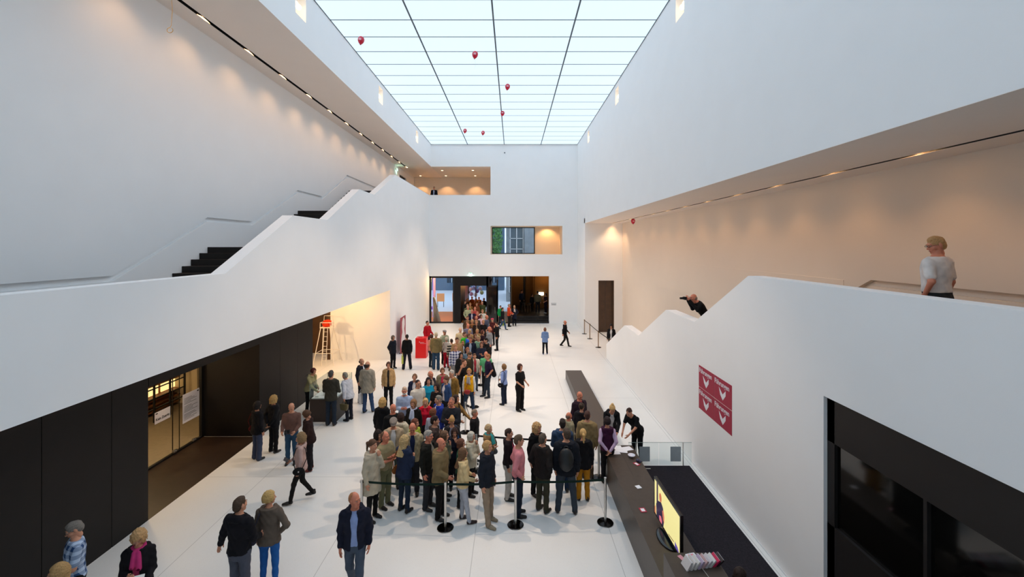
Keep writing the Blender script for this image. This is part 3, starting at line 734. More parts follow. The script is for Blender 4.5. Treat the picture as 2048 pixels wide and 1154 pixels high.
# ---- torso cross sections: height, half width, half depth, centre y
TORSO = {'m': np.array([(.78, .150, .105, .01), (.90, .166, .118, .012), (1.00, .156, .112, .0), (1.10, .150, .108, -.004), (1.22, .162, .116, -.004), (1.33, .176, .118, 0), (1.41, .178, .10, .008), (1.46, .13, .08, .012), (1.50, .07, .06, .014)]),
         'f': np.array([(.78, .155, .108, .01), (.90, .172, .122, .014), (1.00, .148, .104, .0), (1.09, .128, .094, -.004), (1.18, .140, .104, -.012), (1.27, .150, .120, -.018), (1.35, .152, .100, -.004), (1.41, .148, .084, .006), (1.455, .105, .068, .01), (1.49, .06, .052, .012)])}
ARMS = {'d': ((.235, .03, 1.13), (.232, -.03, .885)), 'w': ((.215, -.05, 1.14), (.20, -.21, .96)), 'v': ((.225, .12, 1.15), (.225, .13, .90)),
        'x': ((.225, -.10, 1.14), (.035, -.165, 1.185)), 'p': ((.262, .10, 1.15), (.190, -.03, .945)), 'h': ((.215, -.02, 1.12), (.075, -.23, 1.17)),
        'c': ((.17, -.15, 1.15), (.055, -.155, 1.41)), 'b': ((.235, .13, 1.15), (.045, .18, .95)), 'i': ((.345, .07, 1.16), (.195, -.01, 1.00)),
        'r': ((.20, -.22, 1.14), (.10, -.46, 1.02)), 'u': ((.21, -.17, 1.24), (.065, -.19, 1.50)), 's': ((.30, .0, 1.15), (.40, -.03, .93)), 'l': ((.33, .0, 1.30), (.30, -.10, 1.52)), 'o': ((.22, -.04, 1.12), (.17, -.24, 1.02))}
CURL = {'d': .35, 'w': .4, 'v': .4, 'x': .3, 'p': .5, 'h': .75, 'c': .9, 'b': .6, 'i': .6, 'r': .25, 'u': .9, 's': .3, 'l': .5, 'o': .7}
LEGS = {'s': [((.088, 0, .9), (.098, -.012, .50), (.108, .02, .085)), ((-.088, 0, .9), (-.098, -.012, .50), (-.108, .02, .085))],
        't': [((.088, 0, .9), (.10, -.005, .50), (.10, .03, .085)), ((-.085, 0, .9), (-.13, -.06, .51), (-.155, -.03, .085))],
        'a': [((.09, 0, .9), (.135, -.01, .50), (.18, .02, .085)), ((-.09, 0, .9), (-.135, -.01, .50), (-.18, .02, .085))],
        'w': [((.088, 0, .9), (.09, -.15, .52), (.085, -.24, .10)), ((-.088, 0, .9), (-.09, .02, .50), (-.09, .28, .17))],
        'g': [((.088, 0, .9), (.10, -.02, .50), (.12, .0, .085)), ((-.088, 0, .9), (-.11, -.05, .50), (-.14, -.12, .085))],
        'z': [((.09, 0, .9), (.11, -.42, .93), (.11, -.42, .51)), ((-.09, 0, .9), (-.11, -.42, .93), (-.11, -.42, .51))]}
SHX = {'m': .188, 'f': .166}
CACHE = {}


def rotx(p, a, z0=.93):
    c, s = math.cos(a), math.sin(a); y, z = p[1], p[2] - z0
    return (p[0], y * c - z * s, y * s + z * c + z0)


def loft(f, tab, infl, lean, zb, zt, k=.03, sw=0.0, girth=1.0):
    c, s = math.cos(lean), math.sin(lean); z0 = .93
    w_, d_ = (tab[:, 1] * girth + infl), (tab[:, 2] * girth + infl)
    def fn(x, y, z):
        yy, zz = y * c + (z - z0) * s, -y * s + (z - z0) * c + z0
        if lean: m = (z < z0 - .03) & (zz < z0); yy = np.where(m, y + 0 * z, yy); zz = np.where(m, z + 0 * y, zz)
        w = np.interp(zz, tab[:, 0], w_); d = np.interp(zz, tab[:, 0], d_); cy = np.interp(zz, tab[:, 0], tab[:, 3])
        if sw: w = w + sw * np.clip(.93 - zz, 0, 1); d = d + sw * np.clip(.93 - zz, 0, 1)
        q = (np.sqrt((np.abs(x) / w) ** 2.3 + (np.abs(yy - cy) / d) ** 2.3) ** (2 / 2.3) - 1) * np.minimum(w, d)
        return np.maximum(q, np.maximum(zb - zz, zz - zt))
    R = .32 + infl + abs(math.sin(lean)) * .65
    f.add(fn, (-.3, -R, zb - .05), (.3, R * .6, zt + .05), k)


def person_geo(sex, arms, legs, lean, h, top, infl, hem, wide, girth):
    """returns dict of part -> (V, Q): body core, top, shirt, legs; arms = two letters (their right, their left)"""
    key = (sex, arms, legs, lean, h, top, infl, hem, wide, girth)
    if key in CACHE: return CACHE[key]
    A = []
    for sx, code in ((-1, arms[0]), (1, arms[1])):
        e, w = ARMS[code]; e, w = list(e), list(w)
        if code == 'x' and sx < 0: w[2] -= .05; w[1] -= .02
        if code == 'b' and sx < 0: w[2] -= .04; w[1] += .01
        dx = SHX[sex] - .188; S0 = (sx * SHX[sex], .01, 1.395); e[0] += dx; w[0] += dx * .5
        e[0] *= sx; w[0] *= sx; A.append([rotx(S0, lean), rotx(e, lean), rotx(w, lean)])
        if code == 'r' and lean > .3:
            S_ = A[-1][0]; W_ = (sx * .10, S_[1] - .33, .945); A[-1][2] = W_; A[-1][1] = ((S_[0] + W_[0]) / 2 + sx * .05, (S_[1] + W_[1]) / 2 + .05, (S_[2] + W_[2]) / 2 - .02)
        if code == 'u' and lean > .5:
            hd = rotx((0, -.012, 1.638), lean); A[-1][2] = (sx * .06, hd[1] - .15, hd[2] - .05); A[-1][1] = (sx * .17, hd[1] + .06, hd[2] - .34)
    L = LEGS[legs]; sit = legs == 'z'; dz = -.38 if sit else 0
    mk = lambda: Fld((-.46, -.85 if (lean > .3 or sit) else -.55, .02 if not sit else .02), (.46, .48, 1.62), h)
    tab = TORSO[sex].copy(); out = {}
    th = 1.0 if sex == 'm' else .88
    # body core: neck, shoulders, trunk, arms and legs in one surface
    f = mk(); loft(f, tab, -.010, lean, .88, 1.50, 0, girth=girth)
    f.cone(rotx((0, .012, 1.42), lean), rotx((0, .0, 1.56), lean), .058 * (1 if sex == 'm' else .86), .052 * (1 if sex == 'm' else .85), .03)
    for S0, E, W in A: f.cone(S0, E, .050 * th, .040 * th, .03); f.cone(E, W, .040 * th, .026 * th, .02)
    for hp, kn, an in L: f.cone(hp, kn, .076 * th, .050 * th, .03); f.cone(kn, an, .048 * th, .032 * th, .02)
    out['core'] = f.mesh(); out['arms'] = A; out['legs'] = L
    X, Y, Z = f.pts((slice(None),) * 3)
    wr = .0035 * (np.sin(38 * Z + 9 * X + 5 * np.sin(11 * Y)) * np.sin(23 * X + 17 * Y + 8 * Z) + .6 * np.sin(61 * X - 40 * Z))
    short = top in ('tee', 'polo', 'shortshirt'); sleeveless = top == 'vest'; openf = top in ('jacket', 'blazer', 'cardigan', 'opencoat')
    def upper(infl_, hem_, sleeve, neck, flare):
        f = mk(); tb = tab.copy()
        if flare: tb[:, 1] = np.maximum(tb[:, 1], np.interp(tb[:, 0], [.8, 1.3], [.168, .14])); tb[:, 2] = np.maximum(tb[:, 2], np.interp(tb[:, 0], [.8, 1.3], [.118, .105]))
        loft(f, tb, infl_, lean, hem_, 1.475 + infl_ * .5, 0, sw=.10 if hem_ < .8 else .02, girth=girth)
        for S0, E, W in A:
            if sleeve == 0: continue
            S0_, E_, W_ = map(np.array, (S0, E, W)); r0 = (.056 + infl_ * .7) * th
            f.cone(S0_ + (0, 0, .004), E_ if sleeve > 1 else S0_ + (E_ - S0_) * .72, r0, .050 * th + infl_ * .6 if sleeve > 1 else .058 * th + infl_ * .5, .035)
            if sleeve > 1: f.cone(E_, E_ + (W_ - E_) * (.93 if sleeve > 2 else .45), .048 * th + infl_ * .6, .036 * th + infl_ * .5, .02)
        a, b = np.array(rotx((0, -.035, 1.60), lean)), np.array(rotx((0, .0, 1.46), lean)); ab = b - a; LL = ab @ ab
        def nk(x, y, z):
            px, py, pz = x - a[0], y - a[1], z - a[2]; t = np.clip((px * ab[0] + py * ab[1] + pz * ab[2]) / LL, 0, 1.0)
            return np.sqrt((px - t * ab[0]) ** 2 + (py - t * ab[1]) ** 2 + (pz - t * ab[2]) ** 2) - neck
        f.sub(nk, .006); f.D = f.D + wr * (1.4 if infl_ > .018 else .8); return f
    if openf:
        out['shirt'] = upper(.008, .90, 0, .060 if sex == 'f' else .052, False).mesh()
        f = upper(infl, hem, 3, .066, True); c, s = math.cos(lean), math.sin(lean)
        yy = Y * c + (Z - .93) * s; zz = -Y * s + (Z - .93) * c + .93
        wdt = {'jacket': .050, 'blazer': .035, 'cardigan': .055, 'opencoat': .045}[top]
        half = np.interp(zz, [.6, .95, 1.15, 1.36, 1.45], [wdt * 1.5, wdt * 1.1, wdt * .8, wdt * 1.25, wdt * .8]) + 0 * X
        f.D = np.maximum(f.D, -np.maximum(np.abs(X) - half, yy + .02)); out['top'] = f.mesh()
    else:
        out['top'] = upper(infl, hem, 1 if short else (0 if sleeveless else 3), .054 if sex == 'm' else .062, top in ('coat', 'anorak', 'vest')).mesh()
        if sleeveless: out['shirt'] = upper(.010, .93, 3, .056, False).mesh()
    # trousers
    f = mk()
    if not sit: loft(f, tab, .006, 0, .80, 1.03, 0, girth=girth)
    else: f.ell((0, .0, .94), (.18, .14, .13), 0)
    r0, r1, r2 = {'slim': (.092, .060, .047), 'reg': (.096, .068, .058), 'wide': (.10, .078, .076)}[wide]
    for hp, kn, an in L:
        f.cone(np.array(hp), kn, r0 * girth ** .5, r1, .035); e = np.array(an) + (0, 0, -.03); f.cone(kn, e, r1, r2, .03)
    f.D = f.D + wr; f.sub(lambda x, y, z: z - .035 + 0 * x + 0 * y, 0)
    out['legwear'] = f.mesh(); CACHE[key] = out; return out


def shoe_mesh(h, heel=0):
    key = ('shoe', h, heel)
    if key in CACHE: return CACHE[key]
    f = Fld((-.07, -.23, -.02), (.07, .11, .13), h)
    f.cone((0, .035, .045), (0, -.06, .036), .040, .037, 0); f.cone((0, -.06, .036), (0, -.15, .028), .042, .034, .03); f.cone((0, .03, .06), (0, .03, .11), .036, .036, .02)
    f.D = np.maximum(f.D, -(f.ax[2][None, None, :] - .002) + 0 * f.D)
    CACHE[key] = f.mesh(); return CACHE[key]


def rot_to(d, sx):
    """rotation taking -Z to d"""
    return Vector((0, 0, -1)).rotation_difference(Vector(d).normalized()).to_matrix()
# ================================================================== FURNITURE
# long low bench and counter
c = empty('reception_counter', (2.78, 12, 0), 'long bronze counter running along the hall, low bench at its far end', 'counter')
MB().box(2.41, 3.13, 13.35, 20.17, 0, .38).build('bench', DESK, c, bevel=.006)
MB().box(2.41, 3.17, 4.0, 11.76, 0, .74).box(2.40, 3.18, 4.0, 11.765, .74, .76).build('desk', DESK, c)
MB().box(2.785, 2.789, 10.2, 11.75, .759, .7615).build('joint', BLACK, c)
d = empty('desk_block', (2.8, 6, .76), 'raised dark block with book stack standing on the counter', 'counter')
MB().box(2.41, 3.2, 4.0, 7.05, .762, 1.18).build('block', DESK, d, bevel=.005)
# papers, flyers and bowl on the counter
W_ = mat('white_paper', (.82, .82, .85), .7)
RED = mat('crimson_print', 'b3153c', .6)


def slab(name, label, cat, x, y, z, w, l, h, rz, m, group=None, extra=None):
    mb = MB().box(-w / 2, w / 2, -l / 2, l / 2, 0, h); M = Matrix.Translation((x, y, z)) @ Matrix.Rotation(rz, 4, 'Z'); mb.xf(M); o = mb.build(name, m)
    if extra:
        e = MB().box(-w * .32, w * .32, -l * .32, l * .32, h, h + .0008).xf(M); e.build('print', extra, o)
    return tag(o, label, cat, group)


for i, (x, y, r) in enumerate(((2.60, 11.35, .1), (2.82, 11.45, -.2), (2.98, 11.55, .3), (2.72, 11.62, .05))):
    slab('form_sheet', ['white form under the hands of the leaning attendant', 'white form askew between the two attendants', 'white form nearest the black-shirted attendant', 'white form at the far edge of the counter'][i], 'paper', x, y, .762 + i * .0015, .30, .22, .001, r, W_)
slab('flyer', 'red and white flyer lying beside the white bowl', 'flyer', 3.02, 10.75, .762, .10, .16, .003, .5, RED, extra=W_)
slab('flyer', 'small white folded card alone in the middle of the counter', 'flyer', 2.77, 9.72, .762, .11, .12, .008, .3, W_)
slab('flyer', 'red flyer with white print lying nearer the television', 'flyer', 2.62, 8.88, .762, .12, .15, .003, .1, RED, extra=W_)
tag(MB().lathe([(0, 0), (.04, 0), (.085, .045), (.092, .06), (.085, .058), (.04, .012), (0, .012)], (2.99, 11.1, .762), 28).build('bowl', mat('glazed_white', (.8, .78, .84), .3), smooth=True), 'small white bowl on the counter by the attendants', 'bowl')
tag(MB().ball((3.08, 10.86, .80), (.045, .05, .04)).ball((3.12, 10.80, .80), (.03, .03, .035)).build('sweets_pouch', mat('dotted_pouch', '3a3a52', .5, noise=.5, scale=90)), 'small dotted pouch beside the white bowl', 'pouch')
# television
t = empty('television', (2.8, 8.0, .76), 'flat television on an oval base showing a man on yellow', 'television')
TX = 2.80; TZ = .84; TH_ = .70
M = Matrix.Translation((TX, 8.03, TZ)) @ Matrix.Rotation(math.radians(1.5), 4, 'Z')
MB().box(0, .05, -.64, .64, 0, TH_ + .02).xf(M).build('cabinet', mat('tv_black', '0a0a0b', .25), t, bevel=.008)
MB().box(-.004, .0, -.64, .64, 0, .035).box(-.004, .0, -.64, .64, TH_ - .02, TH_ + .02).box(-.004, 0, -.64, -.605, 0, TH_).box(-.004, 0, .605, .64, 0, TH_).xf(M).build('bezel', mat('tv_bezel', '241d18', .15), t)
sc = MB().box(-.003, -.001, -.605, .605, .035, TH_ - .02).xf(M).build('screen', mat('screen_yellow', '6a6030', .3, emit='efe49c', es=.70), t)
def scr(pts, col, name, dx):
    m = mat('screen_' + col, '101010', .3, emit=col, es=.8); MB().prism(pts, 'x', -.003 - dx, -.0022 - dx).xf(M).build(name, m, sc)
scr([(.50, .0 + .035), (.50, .68), (.42, .68), (.42, .035)], '3c2e44', 'picture_post', .001)
scr([(.50, .035), (.52, .25), (.40, .37), (.25, .42), (.16, .37), (.10, .20), (.14, .035)], '241c3a', 'picture_suit', .002)
scr([(.29 + .062 * math.cos(a), .49 + .085 * math.sin(a)) for a in np.linspace(0, 6.28, 15)[:-1]], 'c06a4a', 'picture_face', .003)
scr([(.34, .035), (.36, .12), (.26, .16), (.2, .10), (.22, .035)], 'd06a78', 'picture_hand', .003)
scr([(.16, .16), (.2, .30), (.13, .34), (.09, .24), (.10, .12)], 'c87058', 'picture_sleeve', .003)
scr([(-.1, .05), (-.1, .07), (-.35, .10), (-.35, .08)], '7a5c3a', 'picture_caption', .001)
scr([(-.40, .035), (-.40, .13), (-.52, .10), (-.60, .035)], '5a4a9a', 'picture_corner', .001)
scr([(.605, .035), (.605, .14), (.555, .20), (.53, .035)], 'c87a52', 'picture_edge', .001)
MB().ball((TX + .02, 8.0, .775), (.19, .34, .022), 28, 8).build('base', mat('tv_base', '11161a', .12), t, smooth=True)
MB().tube([(TX + .10, 8.0, .78), (TX + .06, 8.0, .90)], .035, 12).build('neck', BLACK, t)
MB().tube([(TX + .06, 7.45, .86), (TX + .12, 7.3, 1.0), (TX + .13, 7.0, 1.20), (TX + .06, 6.85, 1.19), (TX + .10, 6.5, 1.19), (TX + .12, 6.0, 1.185)], .006, 6).build('cable', mat('grey_cable', 'a8a49c', .6), t)
# books and leaflets leaning in a row on the block
cols = ['cfcac8', 'd8d2cc', 'dedad4', 'b7a6bd', 'c8a4a4', 'cfc8cc', 'd9d6d2', 'c81e50', '2a2026']
for i, cc in enumerate(cols):
    x = 2.62 + i * .062; M = Matrix.Translation((x, 6.72 + .012 * i, 1.181)) @ Matrix.Rotation(math.radians(28 + 2 * i), 4, 'Y') @ Matrix.Rotation(.25, 4, 'Z')
    n = ['pale grey booklet, first of the leaning row', 'off-white booklet, next to the pale grey one', 'cream booklet in the leaning row', 'lilac booklet in the leaning row', 'dusty pink booklet in the leaning row', 'silver-white booklet past the pink one', 'ivory booklet before the magenta one', 'magenta booklet near the end of the row', 'black booklet closing the leaning row'][i]
    o = MB().box(-.014, .014, -.08, .08, 0, .15).xf(M).build('booklet', mat('cover_' + cc, cc, .5)); MB().box(-.012, .012, -.077, .077, .1495, .1502).xf(M).build('pages', W_, o); tag(o, n, 'booklet', 'booklets leaning on the raised block')
slab('leaflet', 'white and red leaflet lying behind the leaning booklets', 'leaflet', 2.83, 6.98, 1.181, .16, .10, .002, .25, W_, extra=mat('pale_red_print', 'd88a94', .6))
slab('leaflet', 'pink leaflet lying beside the cream booklets', 'leaflet', 2.66, 6.92, 1.181, .07, .14, .002, .4, mat('pink_print', 'd8949c', .6))
# glass screen with two grey sheets
g = empty('glass_screen', (4.0, 12.2, 0), 'low glass barrier with two grey sheets across the carpet end', 'glass barrier')
MB().box(3.2, 4.03, 12.19, 12.202, .02, .64).build('pane', PANE, g); MB().box(4.05, 4.95, 12.19, 12.202, .02, .64).build('pane', PANE, g)
MB().box(3.2, 4.95, 12.188, 12.204, .638, .644).build('edge', mat('glass_edge', '8fa09c', .2), g)
MB().box(3.25, 3.75, 11.98, 12.02, .012, .02).build('shoe_rail', CHROME, g)
GS = mat('grey_sheet', 'a7b0b4', .6, noise=.06)
for x in (3.50, 4.36): MB().box(x, x + .29, 12.184, 12.187, .12, .53).build('sheet', GS, g)
MB().box(3.4, 3.42, 12.17, 12.22, 0, .64).box(4.7, 4.72, 12.17, 12.22, 0, .64).build('clamp', CHROME, g)
# guided-tour posters on the wall
CR = mat('raspberry_poster', 'a3133a', .6, noise=.05); TXW = mat('poster_white', (.80, .79, .84), .6)
pos = ['upper raspberry guided-tour poster nearer the end wall', 'upper raspberry guided-tour poster nearer the dark door', 'lower raspberry guided-tour poster nearer the end wall', 'lower raspberry guided-tour poster nearer the dark door']
for k in range(4):
    y1 = 11.92 - (k % 2) * .905; z1 = 2.87 - (k // 2) * .585; y0_, z0_ = y1 - .89, z1 - .572
    o = MB().box(XR - .006, XR - .001, y0_, y1, z0_, z1).build('wall_poster', CR); tag(o, pos[k], 'poster', 'raspberry posters on the white wall')
    text('Führungen', (XR - .008, y1 - .03, z1 - .175), .172, TXW, (0, -1, 0), (0, 0, 1), o, bold=.003, sx=1.02)
    c0 = y1 - .43; zt = z1 - .24
    MB().prism([(c0 + .17, zt + .02), (c0 + .10, zt - .15), (c0 - .03, zt - .25), (c0 - .17, zt - .10), (c0 - .17, zt + .02), (c0 - .02, zt - .11)], 'x', XR - .009, XR - .0065).build('arrow', TXW, o)
# belt posts
def post(x, y, label, group, m=CHROME):
    r = empty('belt_post', (x, y, 0), label, 'belt post', group)
    MB().lathe([(0, 0), (.175, 0), (.178, .012), (.165, .022), (.05, .034), (0, .034)], (x, y, 0), 36).build('base', mat('polished_base', '2a2624', .15, 1.0), r, smooth=False)
    MB().lathe([(.178, 0), (.182, .006), (.178, .014)], (x, y, 0), 36).build('rim', CHROME, r)
    MB().lathe([(0, .03), (.028, .03), (.028, .93), (.031, .932), (.031, .99), (.028, .995), (0, .995)], (x, y, 0), 20).build('pole', m, r, smooth=False)
    MB().box(x - .034, x + .034, y - .012, y + .012, .925, .975).build('cassette', BLACK, r)
def belt(a, b, label, group, col='10261f', sag=.03, z=.95):
    a, b = Vector((*a, z)), Vector((*b, z)); n = 10; mb = MB()
    d = (b - a).normalized(); s = d.cross(Vector((0, 0, 1))) * .001
    P_ = [a.lerp(b, i / n) - Vector((0, 0, sag * 4 * (i / n) * (1 - i / n))) for i in range(n + 1)]
    for i in range(n):
        for o in (1,):
            p, q = P_[i], P_[i + 1]; u = Vector((0, 0, .025))
            mb.v += [tuple(p - u - s), tuple(q - u - s), tuple(q + u - s), tuple(p + u - s), tuple(p - u + s), tuple(q - u + s), tuple(q + u + s), tuple(p + u + s)]
            k = len(mb.v) - 8; mb.f += [(k, k + 1, k + 2, k + 3), (k + 7, k + 6, k + 5, k + 4), (k, k + 4, k + 5, k + 1), (k + 3, k + 2, k + 6, k + 7)]
    return tag(mb.build('barrier_belt', fabric(col)), label, 'belt', group)
BG = 'chrome belt posts guiding the queue'; BB = 'belts between the queue posts'
A_, B_, C_, D_ = (-3.30, 9.60), (-1.46, 9.50), (.055, 9.60), (2.03, 9.68)
post(*A_, 'belt post by the woman in the beige trench coat', BG); post(*B_, 'belt post before the tan corduroy jacket', BG); post(*C_, 'belt post before the man in the pink shirt', BG); post(*D_, 'belt post beside the counter', BG)
belt(A_, B_, 'dark green belt passing the khaki shirt man', BB); belt(B_, C_, 'dark green belt across the beige trousers', BB); belt(C_, D_, 'dark green belt before the rucksack man', BB)
E_, F_, G_ = (2.25, 11.55), (-1.62, 11.5), (-1.55, 14.35)
post(*E_, 'belt post close to the counter behind the aubergine vest', BG); post(-1.0, 11.9, 'belt post hidden among the inner queue', BG)
belt((-.95, 11.9), E_, 'black belt of the second lane behind the curly golden hair', BB, '0f0f10')
post(*G_, 'belt post near the tan suede jacket', BG); post(-1.46, 16.6, 'belt post behind the woman in the yellow vest', BG); post(-1.40, 19.2, 'belt post beside the teenager in off-white', BG); post(-1.35, 22.2, 'belt post hidden in the far queue', BG)
belt((-1.0, 11.95), G_, 'black belt running back to the tan suede jacket', BB, '0f0f10'); belt(G_, (-1.46, 16.6), 'black belt past the woman in the yellow vest', BB, '0f0f10'); belt((-1.46, 16.6), (-1.4, 19.2), 'black belt beside the aubergine T-shirt man', BB, '0f0f10'); belt((-1.4, 19.2), (-1.35, 22.2), 'black belt beside the folded-arms woman', BB, '0f0f10')
SG = 'slim bronze posts at the foot of the stair'
BRZ = mat('aged_brass', '8a6f4c', .35, .8)
q = [(4.93, 30.36), (5.02, 28.75), (5.1, 26.3), (5.3, 24.1)]
for i, p_ in enumerate(q[:3]): post(*p_, ['slim belt post nearest the end wall', 'slim belt post between its two neighbours near the doorway', 'slim belt post nearest the guard'][i], SG, BRZ)
post(*q[3], 'slim belt post tucked behind the parapet foot', SG, BRZ)
for i in range(3): belt(q[i], q[i + 1], ['thin belt from the farthest slim post', 'thin belt before the doorway', 'thin belt by the guard'][i], 'thin belts at the foot of the stair', '2a2420', sag=.01)
# model case
m_ = empty('model_case', (-6.57, 15.95, 0), 'dark plinth with a glass box over a white architectural model', 'display case')
MB().box(-7.03, -6.11, 15.2, 16.7, 0, .78).build('plinth', mat('plinth_brown', '2a1d17', .5), m_, bevel=.004)
gb = MB().box(-7.03, -7.022, 15.2, 16.7, .782, 1.29).box(-6.118, -6.11, 15.2, 16.7, .782, 1.29).box(-7.022, -6.118, 15.2, 15.208, .782, 1.29).box(-7.022, -6.118, 16.692, 16.7, .782, 1.29).box(-7.03, -6.11, 15.2, 16.7, 1.291, 1.299)
gb.build('glass_box', PANE, m_)
e = MB(); [e.box(a - .004, a + .004, b - .004, b + .004, .78, 1.3) for a in (-7.026, -6.114) for b in (15.204, 16.696)]; e.build('edge', mat('glass_edge', '8fa09c', .2), m_)
mm = MB().box(-6.98, -6.16, 15.25, 16.65, .781, .81); R = random.Random(3)
for i in range(26):
    x, y = R.uniform(-6.93, -6.3), R.uniform(15.3, 16.5); w_, l_, h_ = R.uniform(.05, .13), R.uniform(.05, .15), R.uniform(.03, .13); mm.box(x, x + w_, y, y + l_, .81, .81 + h_)
mm.prism([(-6.6, .81), (-6.5, .81), (-6.5, .95), (-6.55, 1.02), (-6.6, .95)], 'y', 15.7, 15.85)
mm.build('model', mat('model_white', (.82, .81, .78), .7), m_)
# red counter
r = empty('red_counter', (-5, 24, 0), 'bright red box counter with small white lettering', 'counter')
MB().box(-5.28, -4.70, 23.8, 24.35, 0, 1.08).build('body', mat('signal_red', 'e0060e', .35), r, bevel=.004)
text('Sparkasse', (-5.02, 23.797, .84), .055, TXW, (1, 0, 0), (0, 0, 1), r); text('Münsterland Ost', (-5.02, 23.797, .78), .045, TXW, (1, 0, 0), (0, 0, 1), r)
MB().lathe([(0, 0), (.022, 0), (.022, .002), (0, .002)], (-5.06, 23.796, .88), 16, 'y').build('emblem', TXW, r)
slab('brochure_pile', 'flat pile of red brochures on the red counter', 'brochure', -5.05, 24.05, 1.08, .22, .15, .02, .1, mat('brochure_red', 'b0141e', .5))
# stand-up poster
s_ = empty('poster_banner', (-6.3, 25.3, 0), 'tall dusky red banner with a white figure shape and white lines', 'banner')
MB().box(-6.33, -6.31, 24.7, 25.85, .02, 2.02).build('panel', mat('dusky_rose', 'a04450', .6, noise=.08), s_)
fig = [(24.85, .75), (24.95, 1.0), (25.1, 1.15), (25.0, 1.45), (25.02, 1.75), (25.2, 1.93), (25.42, 1.95), (25.6, 1.8), (25.62, 1.5), (25.5, 1.28), (25.6, 1.05), (25.72, .8), (25.72, .62), (24.85, .5)]
MB().prism(fig, 'x', -6.309, -6.304).build('figure', mat('chalk_white', (.80, .77, .76), .6), s_)
q = MB(); [q.box(-6.309, -6.304, 24.8, 25.75 - .08 * (i % 3), .30 + i * .055, .325 + i * .055) for i in range(4)]; q.build('text_lines', TXW, s_)
MB().box(-6.42, -6.20, 24.8, 24.88, 0, .03).box(-6.42, -6.20, 25.68, 25.76, 0, .03).tube([(-6.34, 25.28, 1.9), (-6.45, 25.28, .02)], .012).build('foot', BLACK, s_)
# umpire's chair
u = empty('umpire_chair', (-9.5, 23, 0), 'tall white umpire chair with ladder before the warm-lit wall', 'chair')
WP = mat('white_enamel', (.85, .80, .72), .4)
top = [(-9.86, 22.55), (-9.38, 22.55), (-9.38, 22.98), (-9.86, 22.98)]; bot = [(-10.10, 22.2), (-9.05, 22.2), (-9.05, 23.3), (-10.10, 23.3)]
for (tx, ty), (bx, by) in zip(top, bot): MB().tube([(tx, ty, 1.86), (bx, by, .0)], .021, 8).build('leg', WP, u)
MB().box(-9.90, -9.34, 22.52, 23.0, 1.86, 1.90).build('seat', WP, u, bevel=.006)
MB().tube([(-9.88, 22.54, 1.9), (-9.88, 22.54, 2.14), (-9.36, 22.54, 2.14), (-9.36, 22.54, 1.9)], .017, 8).tube([(-9.88, 22.54, 2.14), (-9.88, 22.98, 2.14), (-9.88, 22.98, 1.9)], .017, 8).tube([(-9.36, 22.54, 2.14), (-9.36, 22.98, 2.14), (-9.36, 22.98, 1.9)], .017, 8).tube([(-9.36, 22.98, 2.1), (-9.36, 23.03, 2.42), (-9.88, 23.03, 2.42), (-9.88, 22.98, 2.1)], .015, 8).build('armrest', WP, u)
MB().tube([(-10.02, 22.33, .62), (-9.14, 22.33, .62), (-9.14, 23.18, .62), (-10.02, 23.18, .62), (-10.02, 22.33, .62)], .015, 8).build('brace', WP, u)
ld = MB()
for yy in (22.72, 22.95): ld.tube([(-9.36, yy, 1.86), (-9.22, yy, .0)], .014, 8)
for i in range(7):
    z = .25 + i * .24; x = -9.22 - .14 * z / 1.86; ld.tube([(x, 22.72, z), (x, 22.95, z)], .012, 8)
ld2 = MB()
for xx in (-9.70, -9.48): ld2.tube([(xx, 22.5, 1.86), (xx, 22.30, .0)], .015, 8)
for i in range(7):
    z = .25 + i * .24; y = 22.30 + .2 * z / 1.86; ld2.tube([(-9.70, y, z), (-9.48, y, z)], .012, 8)
ld2.build('ladder', WP, u)
bm = Fld((-9.95, 22.45, 1.85), (-9.25, 23.1, 2.45), .016); bm.ell((-9.63, 22.76, 2.03), (.22, .19, .15), 0); bm.ell((-9.55, 22.72, 2.16), (.18, .14, .11), .03); bm.ell((-9.72, 22.80, 2.14), (.12, .12, .10), .03)
x, y, z = bm.pts((slice(None),) * 3); bm.D = bm.D + .012 * np.sin(40 * x) * np.sin(36 * y + 20 * z); V, Q = bm.mesh()
ob = bpy.data.objects.new('cloth_bundle', np_mesh('cloth_bundle', V, Q, [fabric('d8380e')])); COL.objects.link(ob); tag(ob, 'orange-red cloth bundle on the seat of the tall white chair', 'cloth')
# balloons under the luminous ceiling
def balloon(x, y, z, label, string=.5, tilt=0):
    prof = [(0, .155), (.045, .148), (.085, .122), (.112, .08), (.121, .03), (.115, -.02), (.094, -.07), (.06, -.118), (.028, -.148), (.012, -.158), (.02, -.172), (0, -.168)]
    o = MB().lathe(prof, (0, 0, 0), 24).xf(Matrix.Translation((x, y, z)) @ Matrix.Rotation(tilt, 4, 'Y')).build('balloon', mat('balloon_red', 'd01034', .25, spec=.6), smooth=True)
    MB().box(-.05, .05, -.1215, -.120, -.03, .05).xf(Matrix.Translation((x, y, z)) @ Matrix.Rotation(tilt, 4, 'Y')).build('print', mat('balloon_print', 'f0a8b4', .4), o)
    MB().tube([(x, y, z - .16), (x + .02, y, z - .2 - string * .5), (x - .01, y + .01, z - .2 - string)], .0025, 5).build('ribbon', mat('pale_ribbon', 'd8c8a8', .6), o)
    return tag(o, label, 'balloon', 'red balloons under the ceiling')
for px, py, l in ((722, 81, 'red balloon nearest the stair-side wall under the glowing ceiling'), (950, 110, 'red balloon near the middle joint in the nearer half of the ceiling'), (1015, 174, 'red balloon just past the central ceiling joint'), (1005, 227, 'red balloon right on the central ceiling joint'), (930, 262, 'first of the two farthest red balloons, by the dark joint'), (966, 266, 'second of the two farthest red balloons, mid panel')):
    z = 13.83; Y = F * (z - H) / (CY - py); balloon((px - CX) * Y / F, Y, z, l, .35, .15)
balloon(6.93, 25.4, 7.49, 'red balloon caught under the counter-side soffit', .1)
